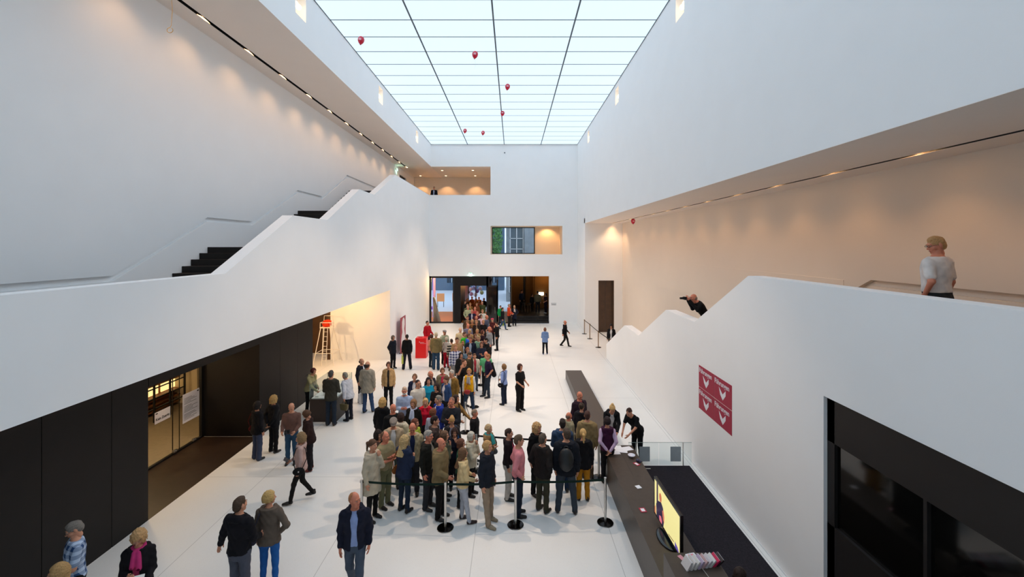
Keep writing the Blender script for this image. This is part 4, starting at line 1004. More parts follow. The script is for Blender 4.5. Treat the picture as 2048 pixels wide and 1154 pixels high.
b = balloon(-8.0, 10.3, 12.12, 'red balloon under the stair-side soffit with a long looped ribbon', .5)
MB().tube([(-8.0, 10.3, 11.95), (-7.97, 10.3, 11.6), (-8.0, 10.3, 11.25), (-8.03, 10.3, 11.2)], .006, 6).tube([(-8.03 + .07 * math.cos(a), 10.3, 11.14 + .06 * math.sin(a)) for a in np.linspace(1.5, 7.2, 12)], .008, 6).build('long_ribbon', mat('gold_ribbon', 'd8b070', .4), b)
# exit signs, wall label
def exit_sign(x, y, z, w, label, side='y'):
    o = empty('exit_sign', (x, y, z), label, 'exit sign')
    if side == 'y':
        MB().box(x - w / 2, x + w / 2, y - .05, y, z, z + w * .5).build('casing', mat('sign_casing', (.6, .6, .6), .5), o)
        MB().box(x - w / 2 + .01, x + w / 2 - .01, y - .054, y - .05, z + .01, z + w * .5 - .01).build('panel', mat('exit_light', 'bff0d0', .5, emit='c8ffd8', es=1.0), o)
        MB().box(x - .05, x + .02, y - .056, y - .054, z + .05, z + .16).box(x + .05, x + .12, y - .056, y - .054, z + .09, z + .12).build('pictogram', mat('exit_green', '6ac48c', .5, emit='58c080', es=.6), o)
    else:
        MB().box(x, x + .04, y - w / 2, y + w / 2, z, z + w * .5).build('casing', mat('sign_casing', (.6, .6, .6), .5), o)
        MB().box(x + .04, x + .044, y - w / 2 + .01, y + w / 2 - .01, z + .01, z + w * .5 - .01).build('panel', mat('exit_light', 'bff0d0', .5, emit='c8ffd8', es=1.0), o)
    lamp('POINT', (x + (.15 if side == 'x' else 0), y - .1, z - .02), 3, color=(.5, 1, .75), size=.05, parent=o)
exit_sign(-3.32, YB - .001, 3.82, .30, 'lit green exit sign on the end wall above the entrance'); exit_sign(-8.99, 34.0, 12.02 - .15, .42, 'lit green exit sign by the upper door at the top of the stair', 'x')
w_ = tag(MB().box(2.98, 3.38, YB - .012, YB - .001, 1.42, 1.62).build('wall_label', mat('label_grey', (.62, .63, .64), .6)), 'small grey text panel on the end wall beside the foyer steps', 'sign')
MB().box(2.99, 3.01, YB - .014, YB - .012, 1.57, 1.6).build('dot', RED, w_); [MB().box(3.04, 3.34, YB - .014, YB - .012, 1.46 + .035 * i, 1.475 + .035 * i).build('text_line', mat('print_grey', '6a6a6e', .6), w_) for i in range(2)]
tag(MB().ball((-.65, YB - .02, 13.35), .05).build('ceiling_detector', mat('sensor_dark', '555a60', .5)), 'tiny round sensor high on the end wall', 'sensor')
# notices on the glass of the recess
BLK = mat('ink', '0c0c0c', .6)
n1 = MB().box(-9.912, -9.908, 12.17, 12.72, 1.14, 1.46).build('notice', W_); tag(n1, 'white no-entry notice with black words on the recess glass', 'notice')
text('Kein Zutritt', (-9.905, 12.20, 1.22), .10, BLK, (0, 1, 0), (0, 0, 1), n1, bold=.002); MB().box(-9.908, -9.905, 12.2, 12.27, 1.40, 1.43).build('emblem', BLK, n1)
n2 = MB().box(-9.912, -9.908, 13.2, 13.9, .74, 1.61).build('notice', W_); tag(n2, 'large white text sheet on the recess glass beside the smaller notice', 'notice')
q = MB()
for i in range(17):
    if i % 6 == 5: continue
    q.box(-9.908, -9.906, 13.26, 13.26 + .56 * (.75 + .25 * math.sin(i * 2.3)), .82 + i * .04, .832 + i * .04)
q.build('text_lines', mat('print_grey', '6a6a6e', .6), n2); MB().box(-9.908, -9.906, 13.8, 13.87, 1.53, 1.57).build('emblem', BLK, n2)
# side room: lit shelves behind a dark metal frame
sh = empty('lit_shelf', (-13.0, 15.8, 0), 'warm-lit shelf wall deep in the side room behind the glass', 'shelf')
MB().box(-13.2, -13.1, 14.3, 17.5, .02, 2.6).build('back_panel', mat('honey_panel', 'b06a2a', .6), sh)
for z in (.12, .35, .58, 1.05, 1.5, 2.0, 2.5): MB().box(-13.1, -12.85, 14.3, 17.5, z, z + .05).build('shelf_board', mat('oak_board', '7a4a22', .5), sh)
for a, b in ((14.5, 15.3), (15.45, 16.2), (16.35, 17.1)): MB().box(-13.1, -13.06, a, b, .66, 1.0).build('light_panel', mat('lit_cream', 'ffe0a0', .5, emit='ffd890', es=1.1), sh)
rk = empty('metal_rack', (-12.3, 15.4, 0), 'black metal railing frame inside the side room', 'rack'); q = MB()
for y in (14.4, 15.1, 15.8, 16.5): q.box(-12.36, -12.31, y, y + .05, 0, 2.0)
q.build('upright', BLACK, rk); q = MB()
for z in (.45, .8, 1.15, 1.5, 1.9): q.box(-12.36, -12.33, 14.4, 16.55, z, z + .035)
q.build('rail', BLACK, rk)
# vestibule behind the entrance glass, foyer stools
cu = MB()
for i in range(14):
    a = i / 13; cu.v += [(-6.35 + .12 * a + .05 * math.sin(i * 2.2), 35.0 + .03 * math.cos(i * 2), 2.0), (-6.35 + .62 * a, 35.0 + .12 * math.sin(i * 2.2), 0.02)]
for i in range(13): cu.f.append((2 * i, 2 * i + 1, 2 * i + 3, 2 * i + 2))
o = cu.build('curtain', mat('cream_voile', (.85, .74, .62), .8), smooth=True); lamp('POINT', (-5.3, 34.72, 3.3), 80, size=.1, color=(1, .6, .3), name='curtain_fill_light'); so_ = o.modifiers.new('thick', 'SOLIDIFY'); so_.thickness = .01; tag(o, 'pale cream curtain fanning out behind the entrance window', 'curtain')  # point lamp without a fixture, added to brighten the curtain front
for (x, y, l) in ((.9, 37.2, 'black bar stool nearest the foyer pillar'), (1.35, 37.0, 'black bar stool in the middle of the foyer'), (1.75, 37.9, 'black bar stool close to the ochre wall')):
    t_ = empty('bar_stool', (x, y, .48), l, 'stool', 'stools in the dim foyer')
    MB().lathe([(0, .72), (.17, .72), (.17, .77), (0, .77)], (x, y, .48), 16).build('seat', BLACK, t_)
    for k in range(4): a = .8 + k * 1.57; MB().tube([(x + .1 * math.cos(a), y + .1 * math.sin(a), 1.2), (x + .2 * math.cos(a), y + .2 * math.sin(a), .48)], .014, 6).build('leg', mat('stool_wood', '6a5038', .5), t_)
tag(MB().box(2.3, 2.75, 39.45, 39.55, 1.62, 1.9).build('lit_display', mat('lit_white', 'ffffff', .5, emit='fffbe8', es=2.0)), 'small bright white display at the back of the dim foyer', 'display')
hb = empty('balloon_bunch', (-3.4, 41.6, .9), 'bunch of pale violet and silver foil balloons just beyond the outer door', 'balloons')
for i, (x, z, cc) in enumerate(((-4.05, 1.95, 'c0b4d0'), (-3.72, 2.1, '8a94c4'), (-3.4, 1.8, '5a4c90'), (-3.1, 2.05, '9ca8c8'), (-2.95, 1.65, '8fb090'), (-3.95, 1.5, 'a886a8'), (-3.55, 1.45, 'd8d8e8'))):
    MB().ball((x, 41.6 + .05 * (i % 2), z), (.19, .13, .21), 16, 10).build('balloon', mat('foil_' + cc, cc, .35, .1), hb, smooth=True)
    MB().tube([(x, 41.6, z - .2), (-3.4, 41.6, .9)], .004, 5).build('ribbon', W_, hb)
SKIN = {'n': 'c98f72', 'l': 'dcae93', 'r': 'cc7f63', 'd': 'a06a4c'}
EYE_W = mat('eye_white', 'a89a90', .4); EYE_D = mat('eye_iris', '2a1a12', .3)
PEOPLE = []


def place(px, py, z, Y):
    return ((px - CX) * Y / F, Y)


def person(px, yh, label, face=0, sex='m', top='shirt', col='333333', inner='e8e8e8', leg='2b2f38', shoe='1a1512', hair='short', hc='3a2a1e', arms='dd', legs='s', lean=0.0,
           yf=None, h=None, hem=.90, wide='reg', skin='n', yaw=0, pitch=0, girth=1.0, base=0.0, Y=None, X=None, pat=None, lpat=None, scarf=None, scarfpat=None, glasses=False, beard=None, hood=False, group='visitors in the hall', bag=None, fixed=False, hold=None):
    """one figure standing where its head top (px, yh) and its feet (yf) put it"""
    d = dict(locals()); h0 = h or (1.75 if sex == 'm' else 1.65)
    if Y is None:
        if yf: Y = F * (H - base) / (yf - 3 - CY); fixed = True
        else: Y = F * (H - base - h0) / (yh - CY)
    if yf and not h: h0 = min(1.90, max(1.52, H - base - (yh - CY) * Y / F))
    d.update(Y=Y, h=h0, X=(px - CX) * Y / F if X is None else X, fixed=fixed or X is not None, pin=X is not None)
    PEOPLE.append(d)


def settle():
    """nudge crowded figures apart, mostly along the line of sight, keeping their apparent head height"""
    P = [p for p in PEOPLE if p['base'] == 0]
    for it in range(80):
        for i, p in enumerate(P):
            for q in P[i + 1:]:
                dx, dy = q['X'] - p['X'], q['Y'] - p['Y']; d = math.hypot(dx, dy * 1.12); m = .54
                if d < m:
                    if d < 1e-4: dx, dy, d = .01, .01, .014
                    w = (m - d) / d * .5; wp, wq = (0 if p['pin'] else .5 if p['fixed'] else 1), (0 if q['pin'] else .5 if q['fixed'] else 1)
                    p['X'] -= dx * w * .35 * wp; p['Y'] -= dy * w * wp; q['X'] += dx * w * .35 * wq; q['Y'] += dy * w * wq
        for p in P:
            if p['Y'] > 34.0 and -5 < p['X'] < -1.9 and not p['pin']: p['X'] = min(max(p['X'], -3.80), -2.4)
    for p in P:
        if not p['pin']: p['h'] = min(1.93, max(1.50, H - (p['yh'] - CY) * p['Y'] / F))


def local(obj_m, v): return tuple(obj_m @ Vector(v))


def bag_obj(kind, name, label, cat, M, p, col, A, s):
    """bags and held things, top-level, standing where the figure carries them; M: figure matrix"""
    m = fabric(col) if kind in ('shoulder', 'tote', 'tied') else mat('leather_' + col, col, .45, noise=.1)
    left = A[1][2]
    root = empty(name, tuple(M.to_translation()), label, cat)
    B = lambda mb, nm, mt=m, **k: mb.xf(M).build(nm, mt, root, **k)
    if kind in ('shoulder', 'crossbody'):
        sx = 1 if kind == 'shoulder' else 1
        f = Fld((.12, -.22, .72), (.42, .22, 1.12), .014); f.ell((.265, -.02, .90), (.055, .14, .10), 0); V, Q = f.mesh()
        me = np_mesh('pouch', V, Q, [m]); me.transform(M); o = bpy.data.objects.new('pouch', me); COL.objects.link(o); o.parent = root; o.matrix_parent_inverse = root.matrix_basis.inverted()
        x1 = .13 if kind == 'shoulder' else -.10
        B(MB().tube([(.27, -.10, .97), (.20, -.16, 1.20), (x1, -.10, 1.42), (x1 * .9, .02, 1.485), (x1, .12, 1.40), (.20, .16, 1.18), (.27, .07, .97)], .011, 6), 'strap')
        B(MB().box(.315, .325, -.03, .0, .90, .93), 'buckle', CHROME)
    elif kind == 'front':
        f = Fld((-.2, -.32, .72), (.2, -.10, 1.1), .014); f.ell((-.02, -.215, .93), (.13, .05, .095), 0); V, Q = f.mesh()
        me = np_mesh('pouch', V, Q, [m]); me.transform(M); o = bpy.data.objects.new('pouch', me); COL.objects.link(o); o.parent = root; o.matrix_parent_inverse = root.matrix_basis.inverted()
        B(MB().box(-.12, .08, -.275, -.262, .93, .985), 'flap'); B(MB().tube([(-.12, -.19, .98), (-.03, -.175, 1.2), (.10, -.12, 1.42), (.11, .02, 1.48)], .009, 6), 'strap')
    elif kind == 'backpack':
        f = Fld((-.22, .05, .88), (.22, .42, 1.5), .014); f.ell((0, .20, 1.20), (.155, .105, .24), 0); f.ell((0, .285, 1.12), (.11, .05, .12), .03); V, Q = f.mesh()
        me = np_mesh('sack', V, Q, [m]); me.transform(M); o = bpy.data.objects.new('sack', me); COL.objects.link(o); o.parent = root; o.matrix_parent_inverse = root.matrix_basis.inverted()
        for sx in (-1, 1): B(MB().tube([(sx * .10, .13, 1.40), (sx * .115, .03, 1.49), (sx * .12, -.13, 1.36), (sx * .15, -.13, 1.2), (sx * .16, .03, 1.05), (sx * .12, .15, 1.03)], .016, 6), 'strap')
        B(MB().tube([(-.04, .19, 1.43), (-.03, .19, 1.47), (.03, .19, 1.47), (.04, .19, 1.43)], .008, 6), 'handle')
    elif kind in ('tote', 'carrier', 'handbag'):
        x, y, z = left[0], left[1], left[2] - .09
        hh = .34 if kind != 'handbag' else .20; w = .17
        mb = MB(); mb.prism([(y - w, z - .12), (y + w, z - .12), (y + w * .92, z - .12 - hh * .7), (y + w * .7, z - .14 - hh), (y - w * .7, z - .14 - hh), (y - w * .92, z - .12 - hh * .7)], 'x', x - .045, x + .045)
        B(mb, 'body', bevel=.012)
        for dx in (-.03, .03): B(MB().tube([(x + dx, y - .08, z - .13), (x + dx * .6, y - .05, z - .02), (x, y, z + .005), (x + dx * .6, y + .05, z - .02), (x + dx, y + .08, z - .13)], .007, 6), 'handle')
    elif kind in ('camera', 'phone', 'leaflet', 'card', 'jackettied'):
        a = Vector(A[0][2]); b = Vector(A[1][2]); c = (a + b) / 2 if kind in ('leaflet', 'camera') else a
        c = c + Vector((0, -.10, .02))
        if kind == 'camera':
            B(MB().box(c.x - .07, c.x + .07, c.y - .04, c.y + .03, c.z - .02, c.z + .07), 'body', BLACK, bevel=.006); B(MB().lathe([(0, -.12), (.032, -.12), (.036, 0), (0, 0)], (c.x, c.y - .03, c.z + .025), 16, 'y'), 'lens', BLACK)
        elif kind == 'phone': B(MB().box(c.x - .036, c.x + .036, c.y - .012, c.y, c.z - .04, c.z + .10), 'body', BLACK, bevel=.003)
        else:
            hh = .13 if kind == 'leaflet' else .08
            B(MB().prism([(c.y - hh, c.z + .05), (c.y + .02, c.z - .02), (c.y + hh * .8, c.z + .04), (c.y + hh * .8, c.z + .036), (c.y + .02, c.z - .025), (c.y - hh, c.z + .046)], 'x', c.x - .10, c.x + .10), 'page', mat('paper_' + col, col, .7))
    elif kind == 'slungjacket':
        f = Fld((.0, .02, .75), (.42, .40, 1.5), .016); f.cone((.16, .12, 1.38), (.20, .20, .95), .06, .10, 0); V, Q = f.mesh()
        me = np_mesh('cloth', V, Q, [fabric(col)]); me.transform(M); o = bpy.data.objects.new('cloth', me); COL.objects.link(o); o.parent = root; o.matrix_parent_inverse = root.matrix_basis.inverted()
    if len(root.children) == 1:
        o = root.children[0]; o.parent = None; o.name = name; tag(o, label, cat); bpy.data.objects.remove(root)
    return


def build_people():
    settle()
    for p in PEOPLE:
        d = math.hypot(p['X'], p['Y']); near, mid = d < 11.5, d < 21
        h = .0125 if near else (.018 if mid else .026); hh = .0062 if near else (.0085 if mid else .013); hd = .0055 if near else (.009 if mid else .013)
        sex = p['sex']; infl = {'tee': .012, 'polo': .012, 'shortshirt': .013, 'shirt': .013, 'sweater': .018, 'jacket': .022, 'blazer': .019, 'cardigan': .017, 'coat': .026, 'anorak': .028, 'opencoat': .024, 'vest': .024, 'hoodie': .022}[p['top']]
        hem = {'coat': .62, 'opencoat': .62, 'anorak': .82, 'jacket': .84, 'blazer': .84}.get(p['top'], .90) if p['hem'] == .90 else p['hem']
        girth = round(p['girth'], 2)
        g = person_geo(sex, p['arms'], p['legs'], p['lean'], h, p['top'], infl, hem, p['wide'], girth)
        s = p['h'] / 1.757
        M = Matrix.Translation((p['X'], p['Y'], p['base'])) @ Matrix.Rotation(math.radians(p['face']), 4, 'Z') @ Matrix.Scale(s, 4)
        sk = mat('skin_' + p['skin'], SKIN[p['skin']], .55, noise=.05, scale=12, spec=.35); hl = lin(p['hc']); hg = sum(hl) / 3; hairm = mat('hair_' + p['hc'], tuple(.86 * c + .14 * hg for c in hl), .7, noise=.25, scale=60, spec=.3, bump=.6, bscale=90)
        lip = mat('lips', 'a5574c', .5)
        # head
        V, Q, MI = get_head(hh, sex); V = V.copy(); hs = 1.0 if sex == 'm' else .955
        Hm = Matrix.Rotation(math.radians(p['yaw']), 4, 'Z') @ Matrix.Rotation(math.radians(p['pitch']), 4, 'X')
        hc_ = rotx((0, -.012, 1.638), p['lean'])
        Hm = Matrix.Translation(hc_) @ Matrix.Rotation(p['lean'] * .75, 4, 'X') @ Hm @ Matrix.Scale(hs, 4)
        tr = lambda V_, M_: V_ @ np.array(M_.to_3x3()).T + np.array(M_.to_translation())
        parts = [(g['core'][0], g['core'][1], 0)]
        hV = tr(V, Hm)
        for sx, (S0, E, W), code in ((-1, g['arms'][0], p['arms'][0]), (1, g['arms'][1], p['arms'][1])):
            v, q = get_hand(hd, CURL[code]); v = v.copy(); q = q.copy(); v *= (1.0 if sex == 'm' else .9)
            if sx < 0: v[:, 0] *= -1; q = q[:, ::-1]
            dr = Vector(W) - Vector(E); R = rot_to(dr, sx)
            if code in 'xc': R = R @ Matrix.Rotation(sx * -.9 if code == 'c' else 0, 3, 'Z')
            parts.append((v @ np.array(R).T + np.array(W), q, 0))
        bv, bq, bm = cat_mesh(parts); n = len(bv)
        bv = np.concatenate([bv, hV]); bq = np.concatenate([bq, Q + n]); bm = np.concatenate([bm, MI])
        me = np_mesh('person', bv, bq, [sk, EYE_W, EYE_D, hairm, lip], bm)
        o = bpy.data.objects.new('person', me); COL.objects.link(o); o.matrix_world = M
        tag(o, p['label'], 'person', p['group'])
        def child(nm, VQ, m, extra=None):
            if not len(VQ[0]): return
            c = bpy.data.objects.new(nm, np_mesh(nm, VQ[0], VQ[1], [m])); COL.objects.link(c); c.parent = o
            if extra: c['label'] = extra
            return c
        nm = {'tee': 't_shirt', 'polo': 'polo_shirt', 'shortshirt': 'shirt', 'opencoat': 'coat', 'anorak': 'jacket'}.get(p['top'], p['top'])
        child(nm, g['top'], fabric(p['col'], p['pat']))
        if 'shirt' in g: child('undershirt', g['shirt'], fabric(p['inner']))
        child('trousers', g['legwear'], fabric(p['leg'], p['lpat']))
        sv, sq = shoe_mesh(hh * 1.5)
        for (hp, kn, an) in g['legs']:
            v = sv.copy(); v[:, 2] *= 1.0; v += np.array((an[0], an[1] - .01, max(0, an[2] - .085))); child('shoe', (v, sq), mat('shoe_' + p['shoe'], p['shoe'], .5))
        if p['hair']:
            v, q = get_hair(p['hair'], hh * 1.15); child('hair', (tr(v, Hm), q), hairm)
        if p['beard']:
            v, q = get_hair('beard', hh * 1.15); child('beard', (tr(v, Hm), q), mat('hair_' + p['beard'], p['beard'], .8, noise=.2, scale=50))
        if p['scarf']:
            f = Fld((-.16, -.2, 1.05), (.16, .16, 1.6), .012 if mid else .02); t = p['lean']
            cpts = [rotx((.078 * math.cos(a), .012 + .085 * math.sin(a), 1.475 + .012 * math.sin(a)), t) for a in np.linspace(0, 6.283, 9)]
            for a, b in zip(cpts, cpts[1:]): f.cone(a, b, .030, .030, .01)
            f.cone(rotx((.03, -.10, 1.45), t), rotx((.05, -.165, 1.22), t), .034, .040, .02, ); f.cone(rotx((-.03, -.10, 1.45), t), rotx((-.04, -.165, 1.26), t), .032, .036, .02)
            child('scarf', f.mesh(), fabric(p['scarf'], p['scarfpat']))
        if p['hood']:
            f = Fld((-.2, -.12, 1.25), (.2, .3, 1.65), .014 if mid else .022); f.cone(rotx((-.07, .10, 1.47), p['lean']), rotx((.07, .10, 1.47), p['lean']), .055, .055, 0); f.cone(rotx((-.09, .0, 1.47), p['lean']), rotx((-.05, .10, 1.46), p['lean']), .035, .05, .03); f.cone(rotx((.09, .0, 1.47), p['lean']), rotx((.05, .10, 1.46), p['lean']), .035, .05, .03)
            child('hood', f.mesh(), fabric(p['col'], p['pat']))
        if p['glasses'] and mid:
            mb = MB()
            for sx in (-1, 1):
                mb.tube([(sx * .031 + .021 * math.cos(a), -.100, .010 + .015 * math.sin(a)) for a in np.linspace(0, 6.283, 11)[:-1]], .0018, 5, close=True); mb.tube([(sx * .052, -.099, .014), (sx * .077, -.02, .012), (sx * .078, .02, .0)], .0018, 5)
            mb.tube([(-.01, -.102, .012), (.01, -.102, .012)], .0018, 5); mb.xf(Hm); c = mb.build('glasses', BLACK, None); c.parent = o
        for b in (p['bag'] or []):
            bag_obj(b[0], b[1], b[2], b[3], M, p, b[4], g['arms'], s)
P = person
NK, DK, BK = '1d2233', '26221f', '0f0e10'
G1 = 'visitors queueing behind the belt'
G2 = 'visitors in the winding middle of the queue'
G3 = 'visitors in the far queue towards the entrance'
G4 = 'visitors crowding the entrance passage'
# ---- nearest figures
P(150, 1043, 'grey-haired man in glasses and a blue plaid short-sleeved shirt beside the dark wall', face=-40, top='shortshirt', col='2c4a78', pat='check,b9cbe4,9', leg=BK, hc='7a736b', arms='do', glasses=True, Y=6.95, h=1.76, pitch=22)
P(118, 1128, 'person with blond hair, only the crown showing, below the man in plaid', face=-60, sex='f', top='shirt', col='3a3530', hair='bob', hc='b48a4e', Y=6.0, h=1.58)
P(277, 1060, 'curly blonde woman in black jacket and pink scarf reading a white leaflet', face=25, sex='f', top='jacket', col='120f14', inner='a8335a', leg=BK, hair='curly', hc='b98d55', arms='ho', scarf='b8336e', pitch=32, Y=6.85, h=1.7, bag=[('leaflet', 'leaflet', 'white folded leaflet in the hands of the woman with the pink scarf', 'leaflet', 'e8e6e0')])
P(480, 995, 'man with short brown hair in a black hoodie seen from behind', face=168, top='hoodie', col='121016', leg='4c4f5c', arms='os', hood=True, hc='4a3626', Y=7.45, h=1.79, yaw=-10)
P(538, 983, 'blonde woman in grey-brown blazer and bright blue trousers, hand on hip', face=-172, sex='f', top='jacket', col='5f5349', inner='5f5349', leg='1f5aa0', hair='shortf', hc='c09a52', arms='id', yaw=-60, Y=7.85, h=1.68, wide='slim', bag=[('shoulder', 'shoulder_bag', 'small dark bag on a grey strap at the hip of the blazer woman', 'bag', '3c3a48')])
P(710, 985, 'balding ginger-haired man striding in open navy jacket, blue shirt and grey jeans', face=12, top='jacket', col='191b2b', inner='8fa0cc', leg='454f5e', hair='receding', hc='b5713f', arms='dd', legs='w', yaw=45, Y=7.66, h=1.82, skin='r', hood=True)
P(602, 866, 'woman in pale pink jacket walking with a black shoulder bag and a paper', yf=1006, face=-72, sex='f', top='blazer', col='bd9f97', inner='e0d8d0', leg='14110f', hair='curly', hc='8f7048', arms='od', legs='w', wide='slim', bag=[('shoulder', 'shoulder_bag', 'black leather bag of the woman in the pale pink jacket', 'bag', '101010'), ('card', 'brochure', 'dark printed brochure held by the woman in the pale pink jacket', 'brochure', '2c2a2c')])
# ---- by the dark wall
P(515, 803, 'woman in dark coat and flared jeans facing the dark wall, maroon bag', yf=922, face=150, sex='f', top='coat', col='100e12', leg='3a4258', hair='bob', hc='1a110d', wide='wide', hem=.8, bag=[('shoulder', 'shoulder_bag', 'maroon leather bag of the woman facing the dark wall', 'bag', '5a1a16')])
P(547, 791, 'blonde woman all in black standing by the dark wall', yf=908, face=155, sex='f', top='anorak', col='0d0d12', leg='0e0c0e', hair='curly', hc='b08a48', arms='bb')
P(583, 806, 'bald man in brown jumper and jeans looking down at his camera', yf=930, face=8, top='sweater', col='6e4f45', leg='2c4b66', hair='fringe', hc='4a3424', arms='oo', pitch=35, wide='reg', bag=[('camera', 'camera', 'small black camera in the hands of the man in the brown jumper', 'camera', '101010')])
P(620, 820, 'woman in dark rust jacket with yellow hem bending over her phone', yf=943, face=-75, sex='f', top='anorak', col='2a1715', leg='171318', hair='shortf', hc='5c3a22', arms='oo', pitch=32, lean=.12, shoe='6a221a')
P(622, 747, 'woman in pale olive jacket leaning over the glass model case', face=70, sex='f', top='jacket', col='a39a70', inner='a39a70', leg='0f0d0e', hair='pixie', hc='5c2018', arms='ro', lean=.28, X=-7.45, Y=16.1, h=1.66, bag=[('crossbody', 'shoulder_bag', 'black bag hanging behind the woman in the pale olive jacket', 'bag', '0e0d0f')])
P(662, 741, 'man in dark olive jacket and jeans facing the model case', yf=854, face=178, top='anorak', col='33312a', leg='1d2836', hair='short', hc='4b4744', arms='oh')
P(684, 745, 'grey-haired visitor in white jacket stooping over the model case', X=-5.72, Y=15.35, h=1.68, face=-110, top='anorak', col='c3c5cd', leg='191c28', hair='short', hc='8b8577', arms='od', lean=.25, bag=[('handbag', 'handbag', 'olive brown handbag carried beside the model case', 'bag', '5c5234')])
P(723, 717, 'bald man in dark suit behind the man in the beige coat', yf=808, face=70, top='blazer', col='1b1c26', inner='d8dce4', leg='1b1c26', hair='fringe', hc='54483d')
P(735, 723, 'man in long beige coat and blue jeans carrying a white plastic bag', yf=829, face=172, top='anorak', col='9d9382', leg='33496c', hair='fringe', hc='3b2c26', hem=.72, legs='g', bag=[('carrier', 'carrier_bag', 'white plastic carrier bag with red print', 'bag', 'e4dcd8')])
P(777, 724, 'woman in tan blazer over dark blouse standing alone with an umbrella', yf=818, face=10, sex='f', top='blazer', col='c19a68', inner='2e2824', leg='110f10', hair='pixie', hc='5a3a2c', arms='dd')
P(786, 671, 'grey-haired woman in navy jacket, hands behind back, near the poster', yf=740, face=60, sex='f', top='anorak', col='161a26', leg='0f1016', hair='bob', hc='5e544c', arms='bb')
P(814, 669, 'dark-haired woman in black coat with a lime green bag', yf=742, face=-165, sex='f', top='anorak', col='0e0e12', leg='1a1c28', hair='ponytail', hc='120e0e', arms='dd', legs='a', wide='wide', bag=[('carrier', 'carrier_bag', 'lime green bag carried by the woman in the black coat', 'bag', 'b7c452')])
P(850, 642, 'attendant in red jacket standing behind the red counter', face=60, top='jacket', col='b01020', inner='b01020', leg='1a1a1c', hair='crop', hc='2a1c16', arms='do', X=-4.9, Y=25.2, h=1.78, group='staff')
P(872, 665, 'white-haired man in olive-tan jacket and jeans by the red counter', yf=742, face=175, top='anorak', col='7b6c48', leg='2b4560', hair='short', hc='cdb894', wide='wide')
P(863, 669, 'woman with dark red hair and salmon top beside the red counter', yf=738, face=140, sex='f', top='shirt', col='d98878', leg='2a3440', hair='pixie', hc='4a1f1a')
P(889, 660, 'man in grey flat cap and pale green vest with dark rucksack', yf=731, face=35, top='vest', col='9aa68c', inner='b8bca8', leg='1b1a1c', hair='cap', hc='7a7578')
P(893, 674, 'white-haired woman in pale top and crimson trousers', yf=739, face=165, sex='f', top='shirt', col='c9bdb4', leg='b3122c', hair='shortf', hc='c8b69c', bag=[('shoulder', 'shoulder_bag', 'dark plum bag of the woman in crimson trousers', 'bag', '2a1c2a')])
P(903, 678, 'child in a black and grey striped jumper at the edge of the queue', face=-150, top='sweater', col='2a2624', pat='stripe,b5ac9c,7', leg='5a5448', hair='short', hc='3a2620', h=1.55)
# ---- near queue rows
P(753, 879, 'woman with brown ponytail in beige trench coat, hand on her chin', yf=1034, face=68, sex='f', top='coat', col='b6aa95', leg='0f0d0e', hair='ponytail', hc='5a3c28', arms='dc', wide='slim', group=G1)
P(774, 863, 'balding man in khaki short-sleeved shirt with folded arms', yf=1026, face=62, top='shortshirt', col='8d8262', leg='6b6a4e', hair='receding', hc='6a4a32', arms='xx', skin='r', girth=1.12, group=G1)
P(757, 861, 'person with a dark curly mop of hair behind the khaki shirt', face=60, sex='f', top='jacket', col='4a3833', inner='3a302a', leg='1a1618', hair='curly', hc='241612', group=G1, Y=10.7)
P(811, 871, 'woman with long wavy blonde hair in denim-blue jacket seen from behind', yf=1021, face=150, sex='f', top='anorak', col='232c44', leg='1d2a3c', hair='longwavy', hc='b99a62', arms='ho', wide='slim', group=G1, bag=[('shoulder', 'shoulder_bag', 'tan leather bag at the side of the long-haired blonde woman', 'bag', '8a4f22')])
P(853, 861, 'grey-haired man in glasses and dark green-black jacket', yf=1018, face=72, top='jacket', col='1b1a15', inner='8a8478', leg='2c2c30', hair='short', hc='98938a', glasses=True, skin='r', group=G1)
P(880, 876, 'bald man with dark fringe of hair in tan corduroy jacket', yf=1034, face=75, top='anorak', col='7a6848', leg='120f10', hair='fringe', hc='3a2a22', skin='r', arms='od', girth=1.12, group=G1)
P(925, 896, 'woman with very long brown hair in cream jacket and pale grey trousers', yf=1046, face=110, sex='f', top='jacket', col='d8bd8c', inner='d8cc50', leg='a9acb6', hair='long', hc='6e4c2e', arms='oo', wide='slim', legs='g', shoe='2a1a18', hem=.88, group=G1)
P(924, 878, 'brown-haired woman in dark green top behind the cream jacket', face=80, sex='f', top='shirt', col='254a38', leg='1a1a1c', hair='bob', hc='6a3f2a', group=G1, Y=10.55)
P(938, 864, 'white-haired woman in shiny cream jacket, arms crossed', yf=996, face=75, sex='f', top='anorak', col='c4bba4', leg='100e0f', hair='bob', hc='c5bfb0', arms='xc', group=G1)
P(974, 882, 'short blonde woman in dark navy jacket and beige trousers', yf=1048, face=60, sex='f', top='anorak', col='1b1f29', leg='93806c', hair='pixie', hc='b98c50', wide='reg', legs='g', shoe='8f8068', group=G1)
P(977, 849, 'woman with cropped blond hair, turquoise scarf and tan jacket', face=65, sex='f', top='jacket', col='8a6c48', inner='5a5040', leg='1b1c22', hair='pixie', hc='c0a070', arms='xx', scarf='3a9c9c', Y=11.15, group=G1, bag=[('shoulder', 'shoulder_bag', 'grey handbag of the woman with the turquoise scarf', 'bag', '555a60')])
P(1017, 857, 'person in glasses, wine-and-black cardigan and white trousers', yf=1000, face=80, sex='f', top='cardigan', col='1a1016', inner='8a2440', leg='b4b0aa', hair='short', hc='3c2a22', glasses=True, group=G1)
P(1037, 870, 'man in pink shirt and dark jeans, hand in pocket', yf=1034, face=95, top='shirt', col='cc7f86', leg='1a2230', hair='short', hc='5c4a36', arms='pp', glasses=True, girth=1.06, group=G1)
P(1074, 846, 'woman with curly golden hair in black jacket turning her head', yf=992, face=35, sex='f', top='anorak', col='100f11', leg='0f0e10', hair='curly', hc='c0955a', yaw=15, group=G1)
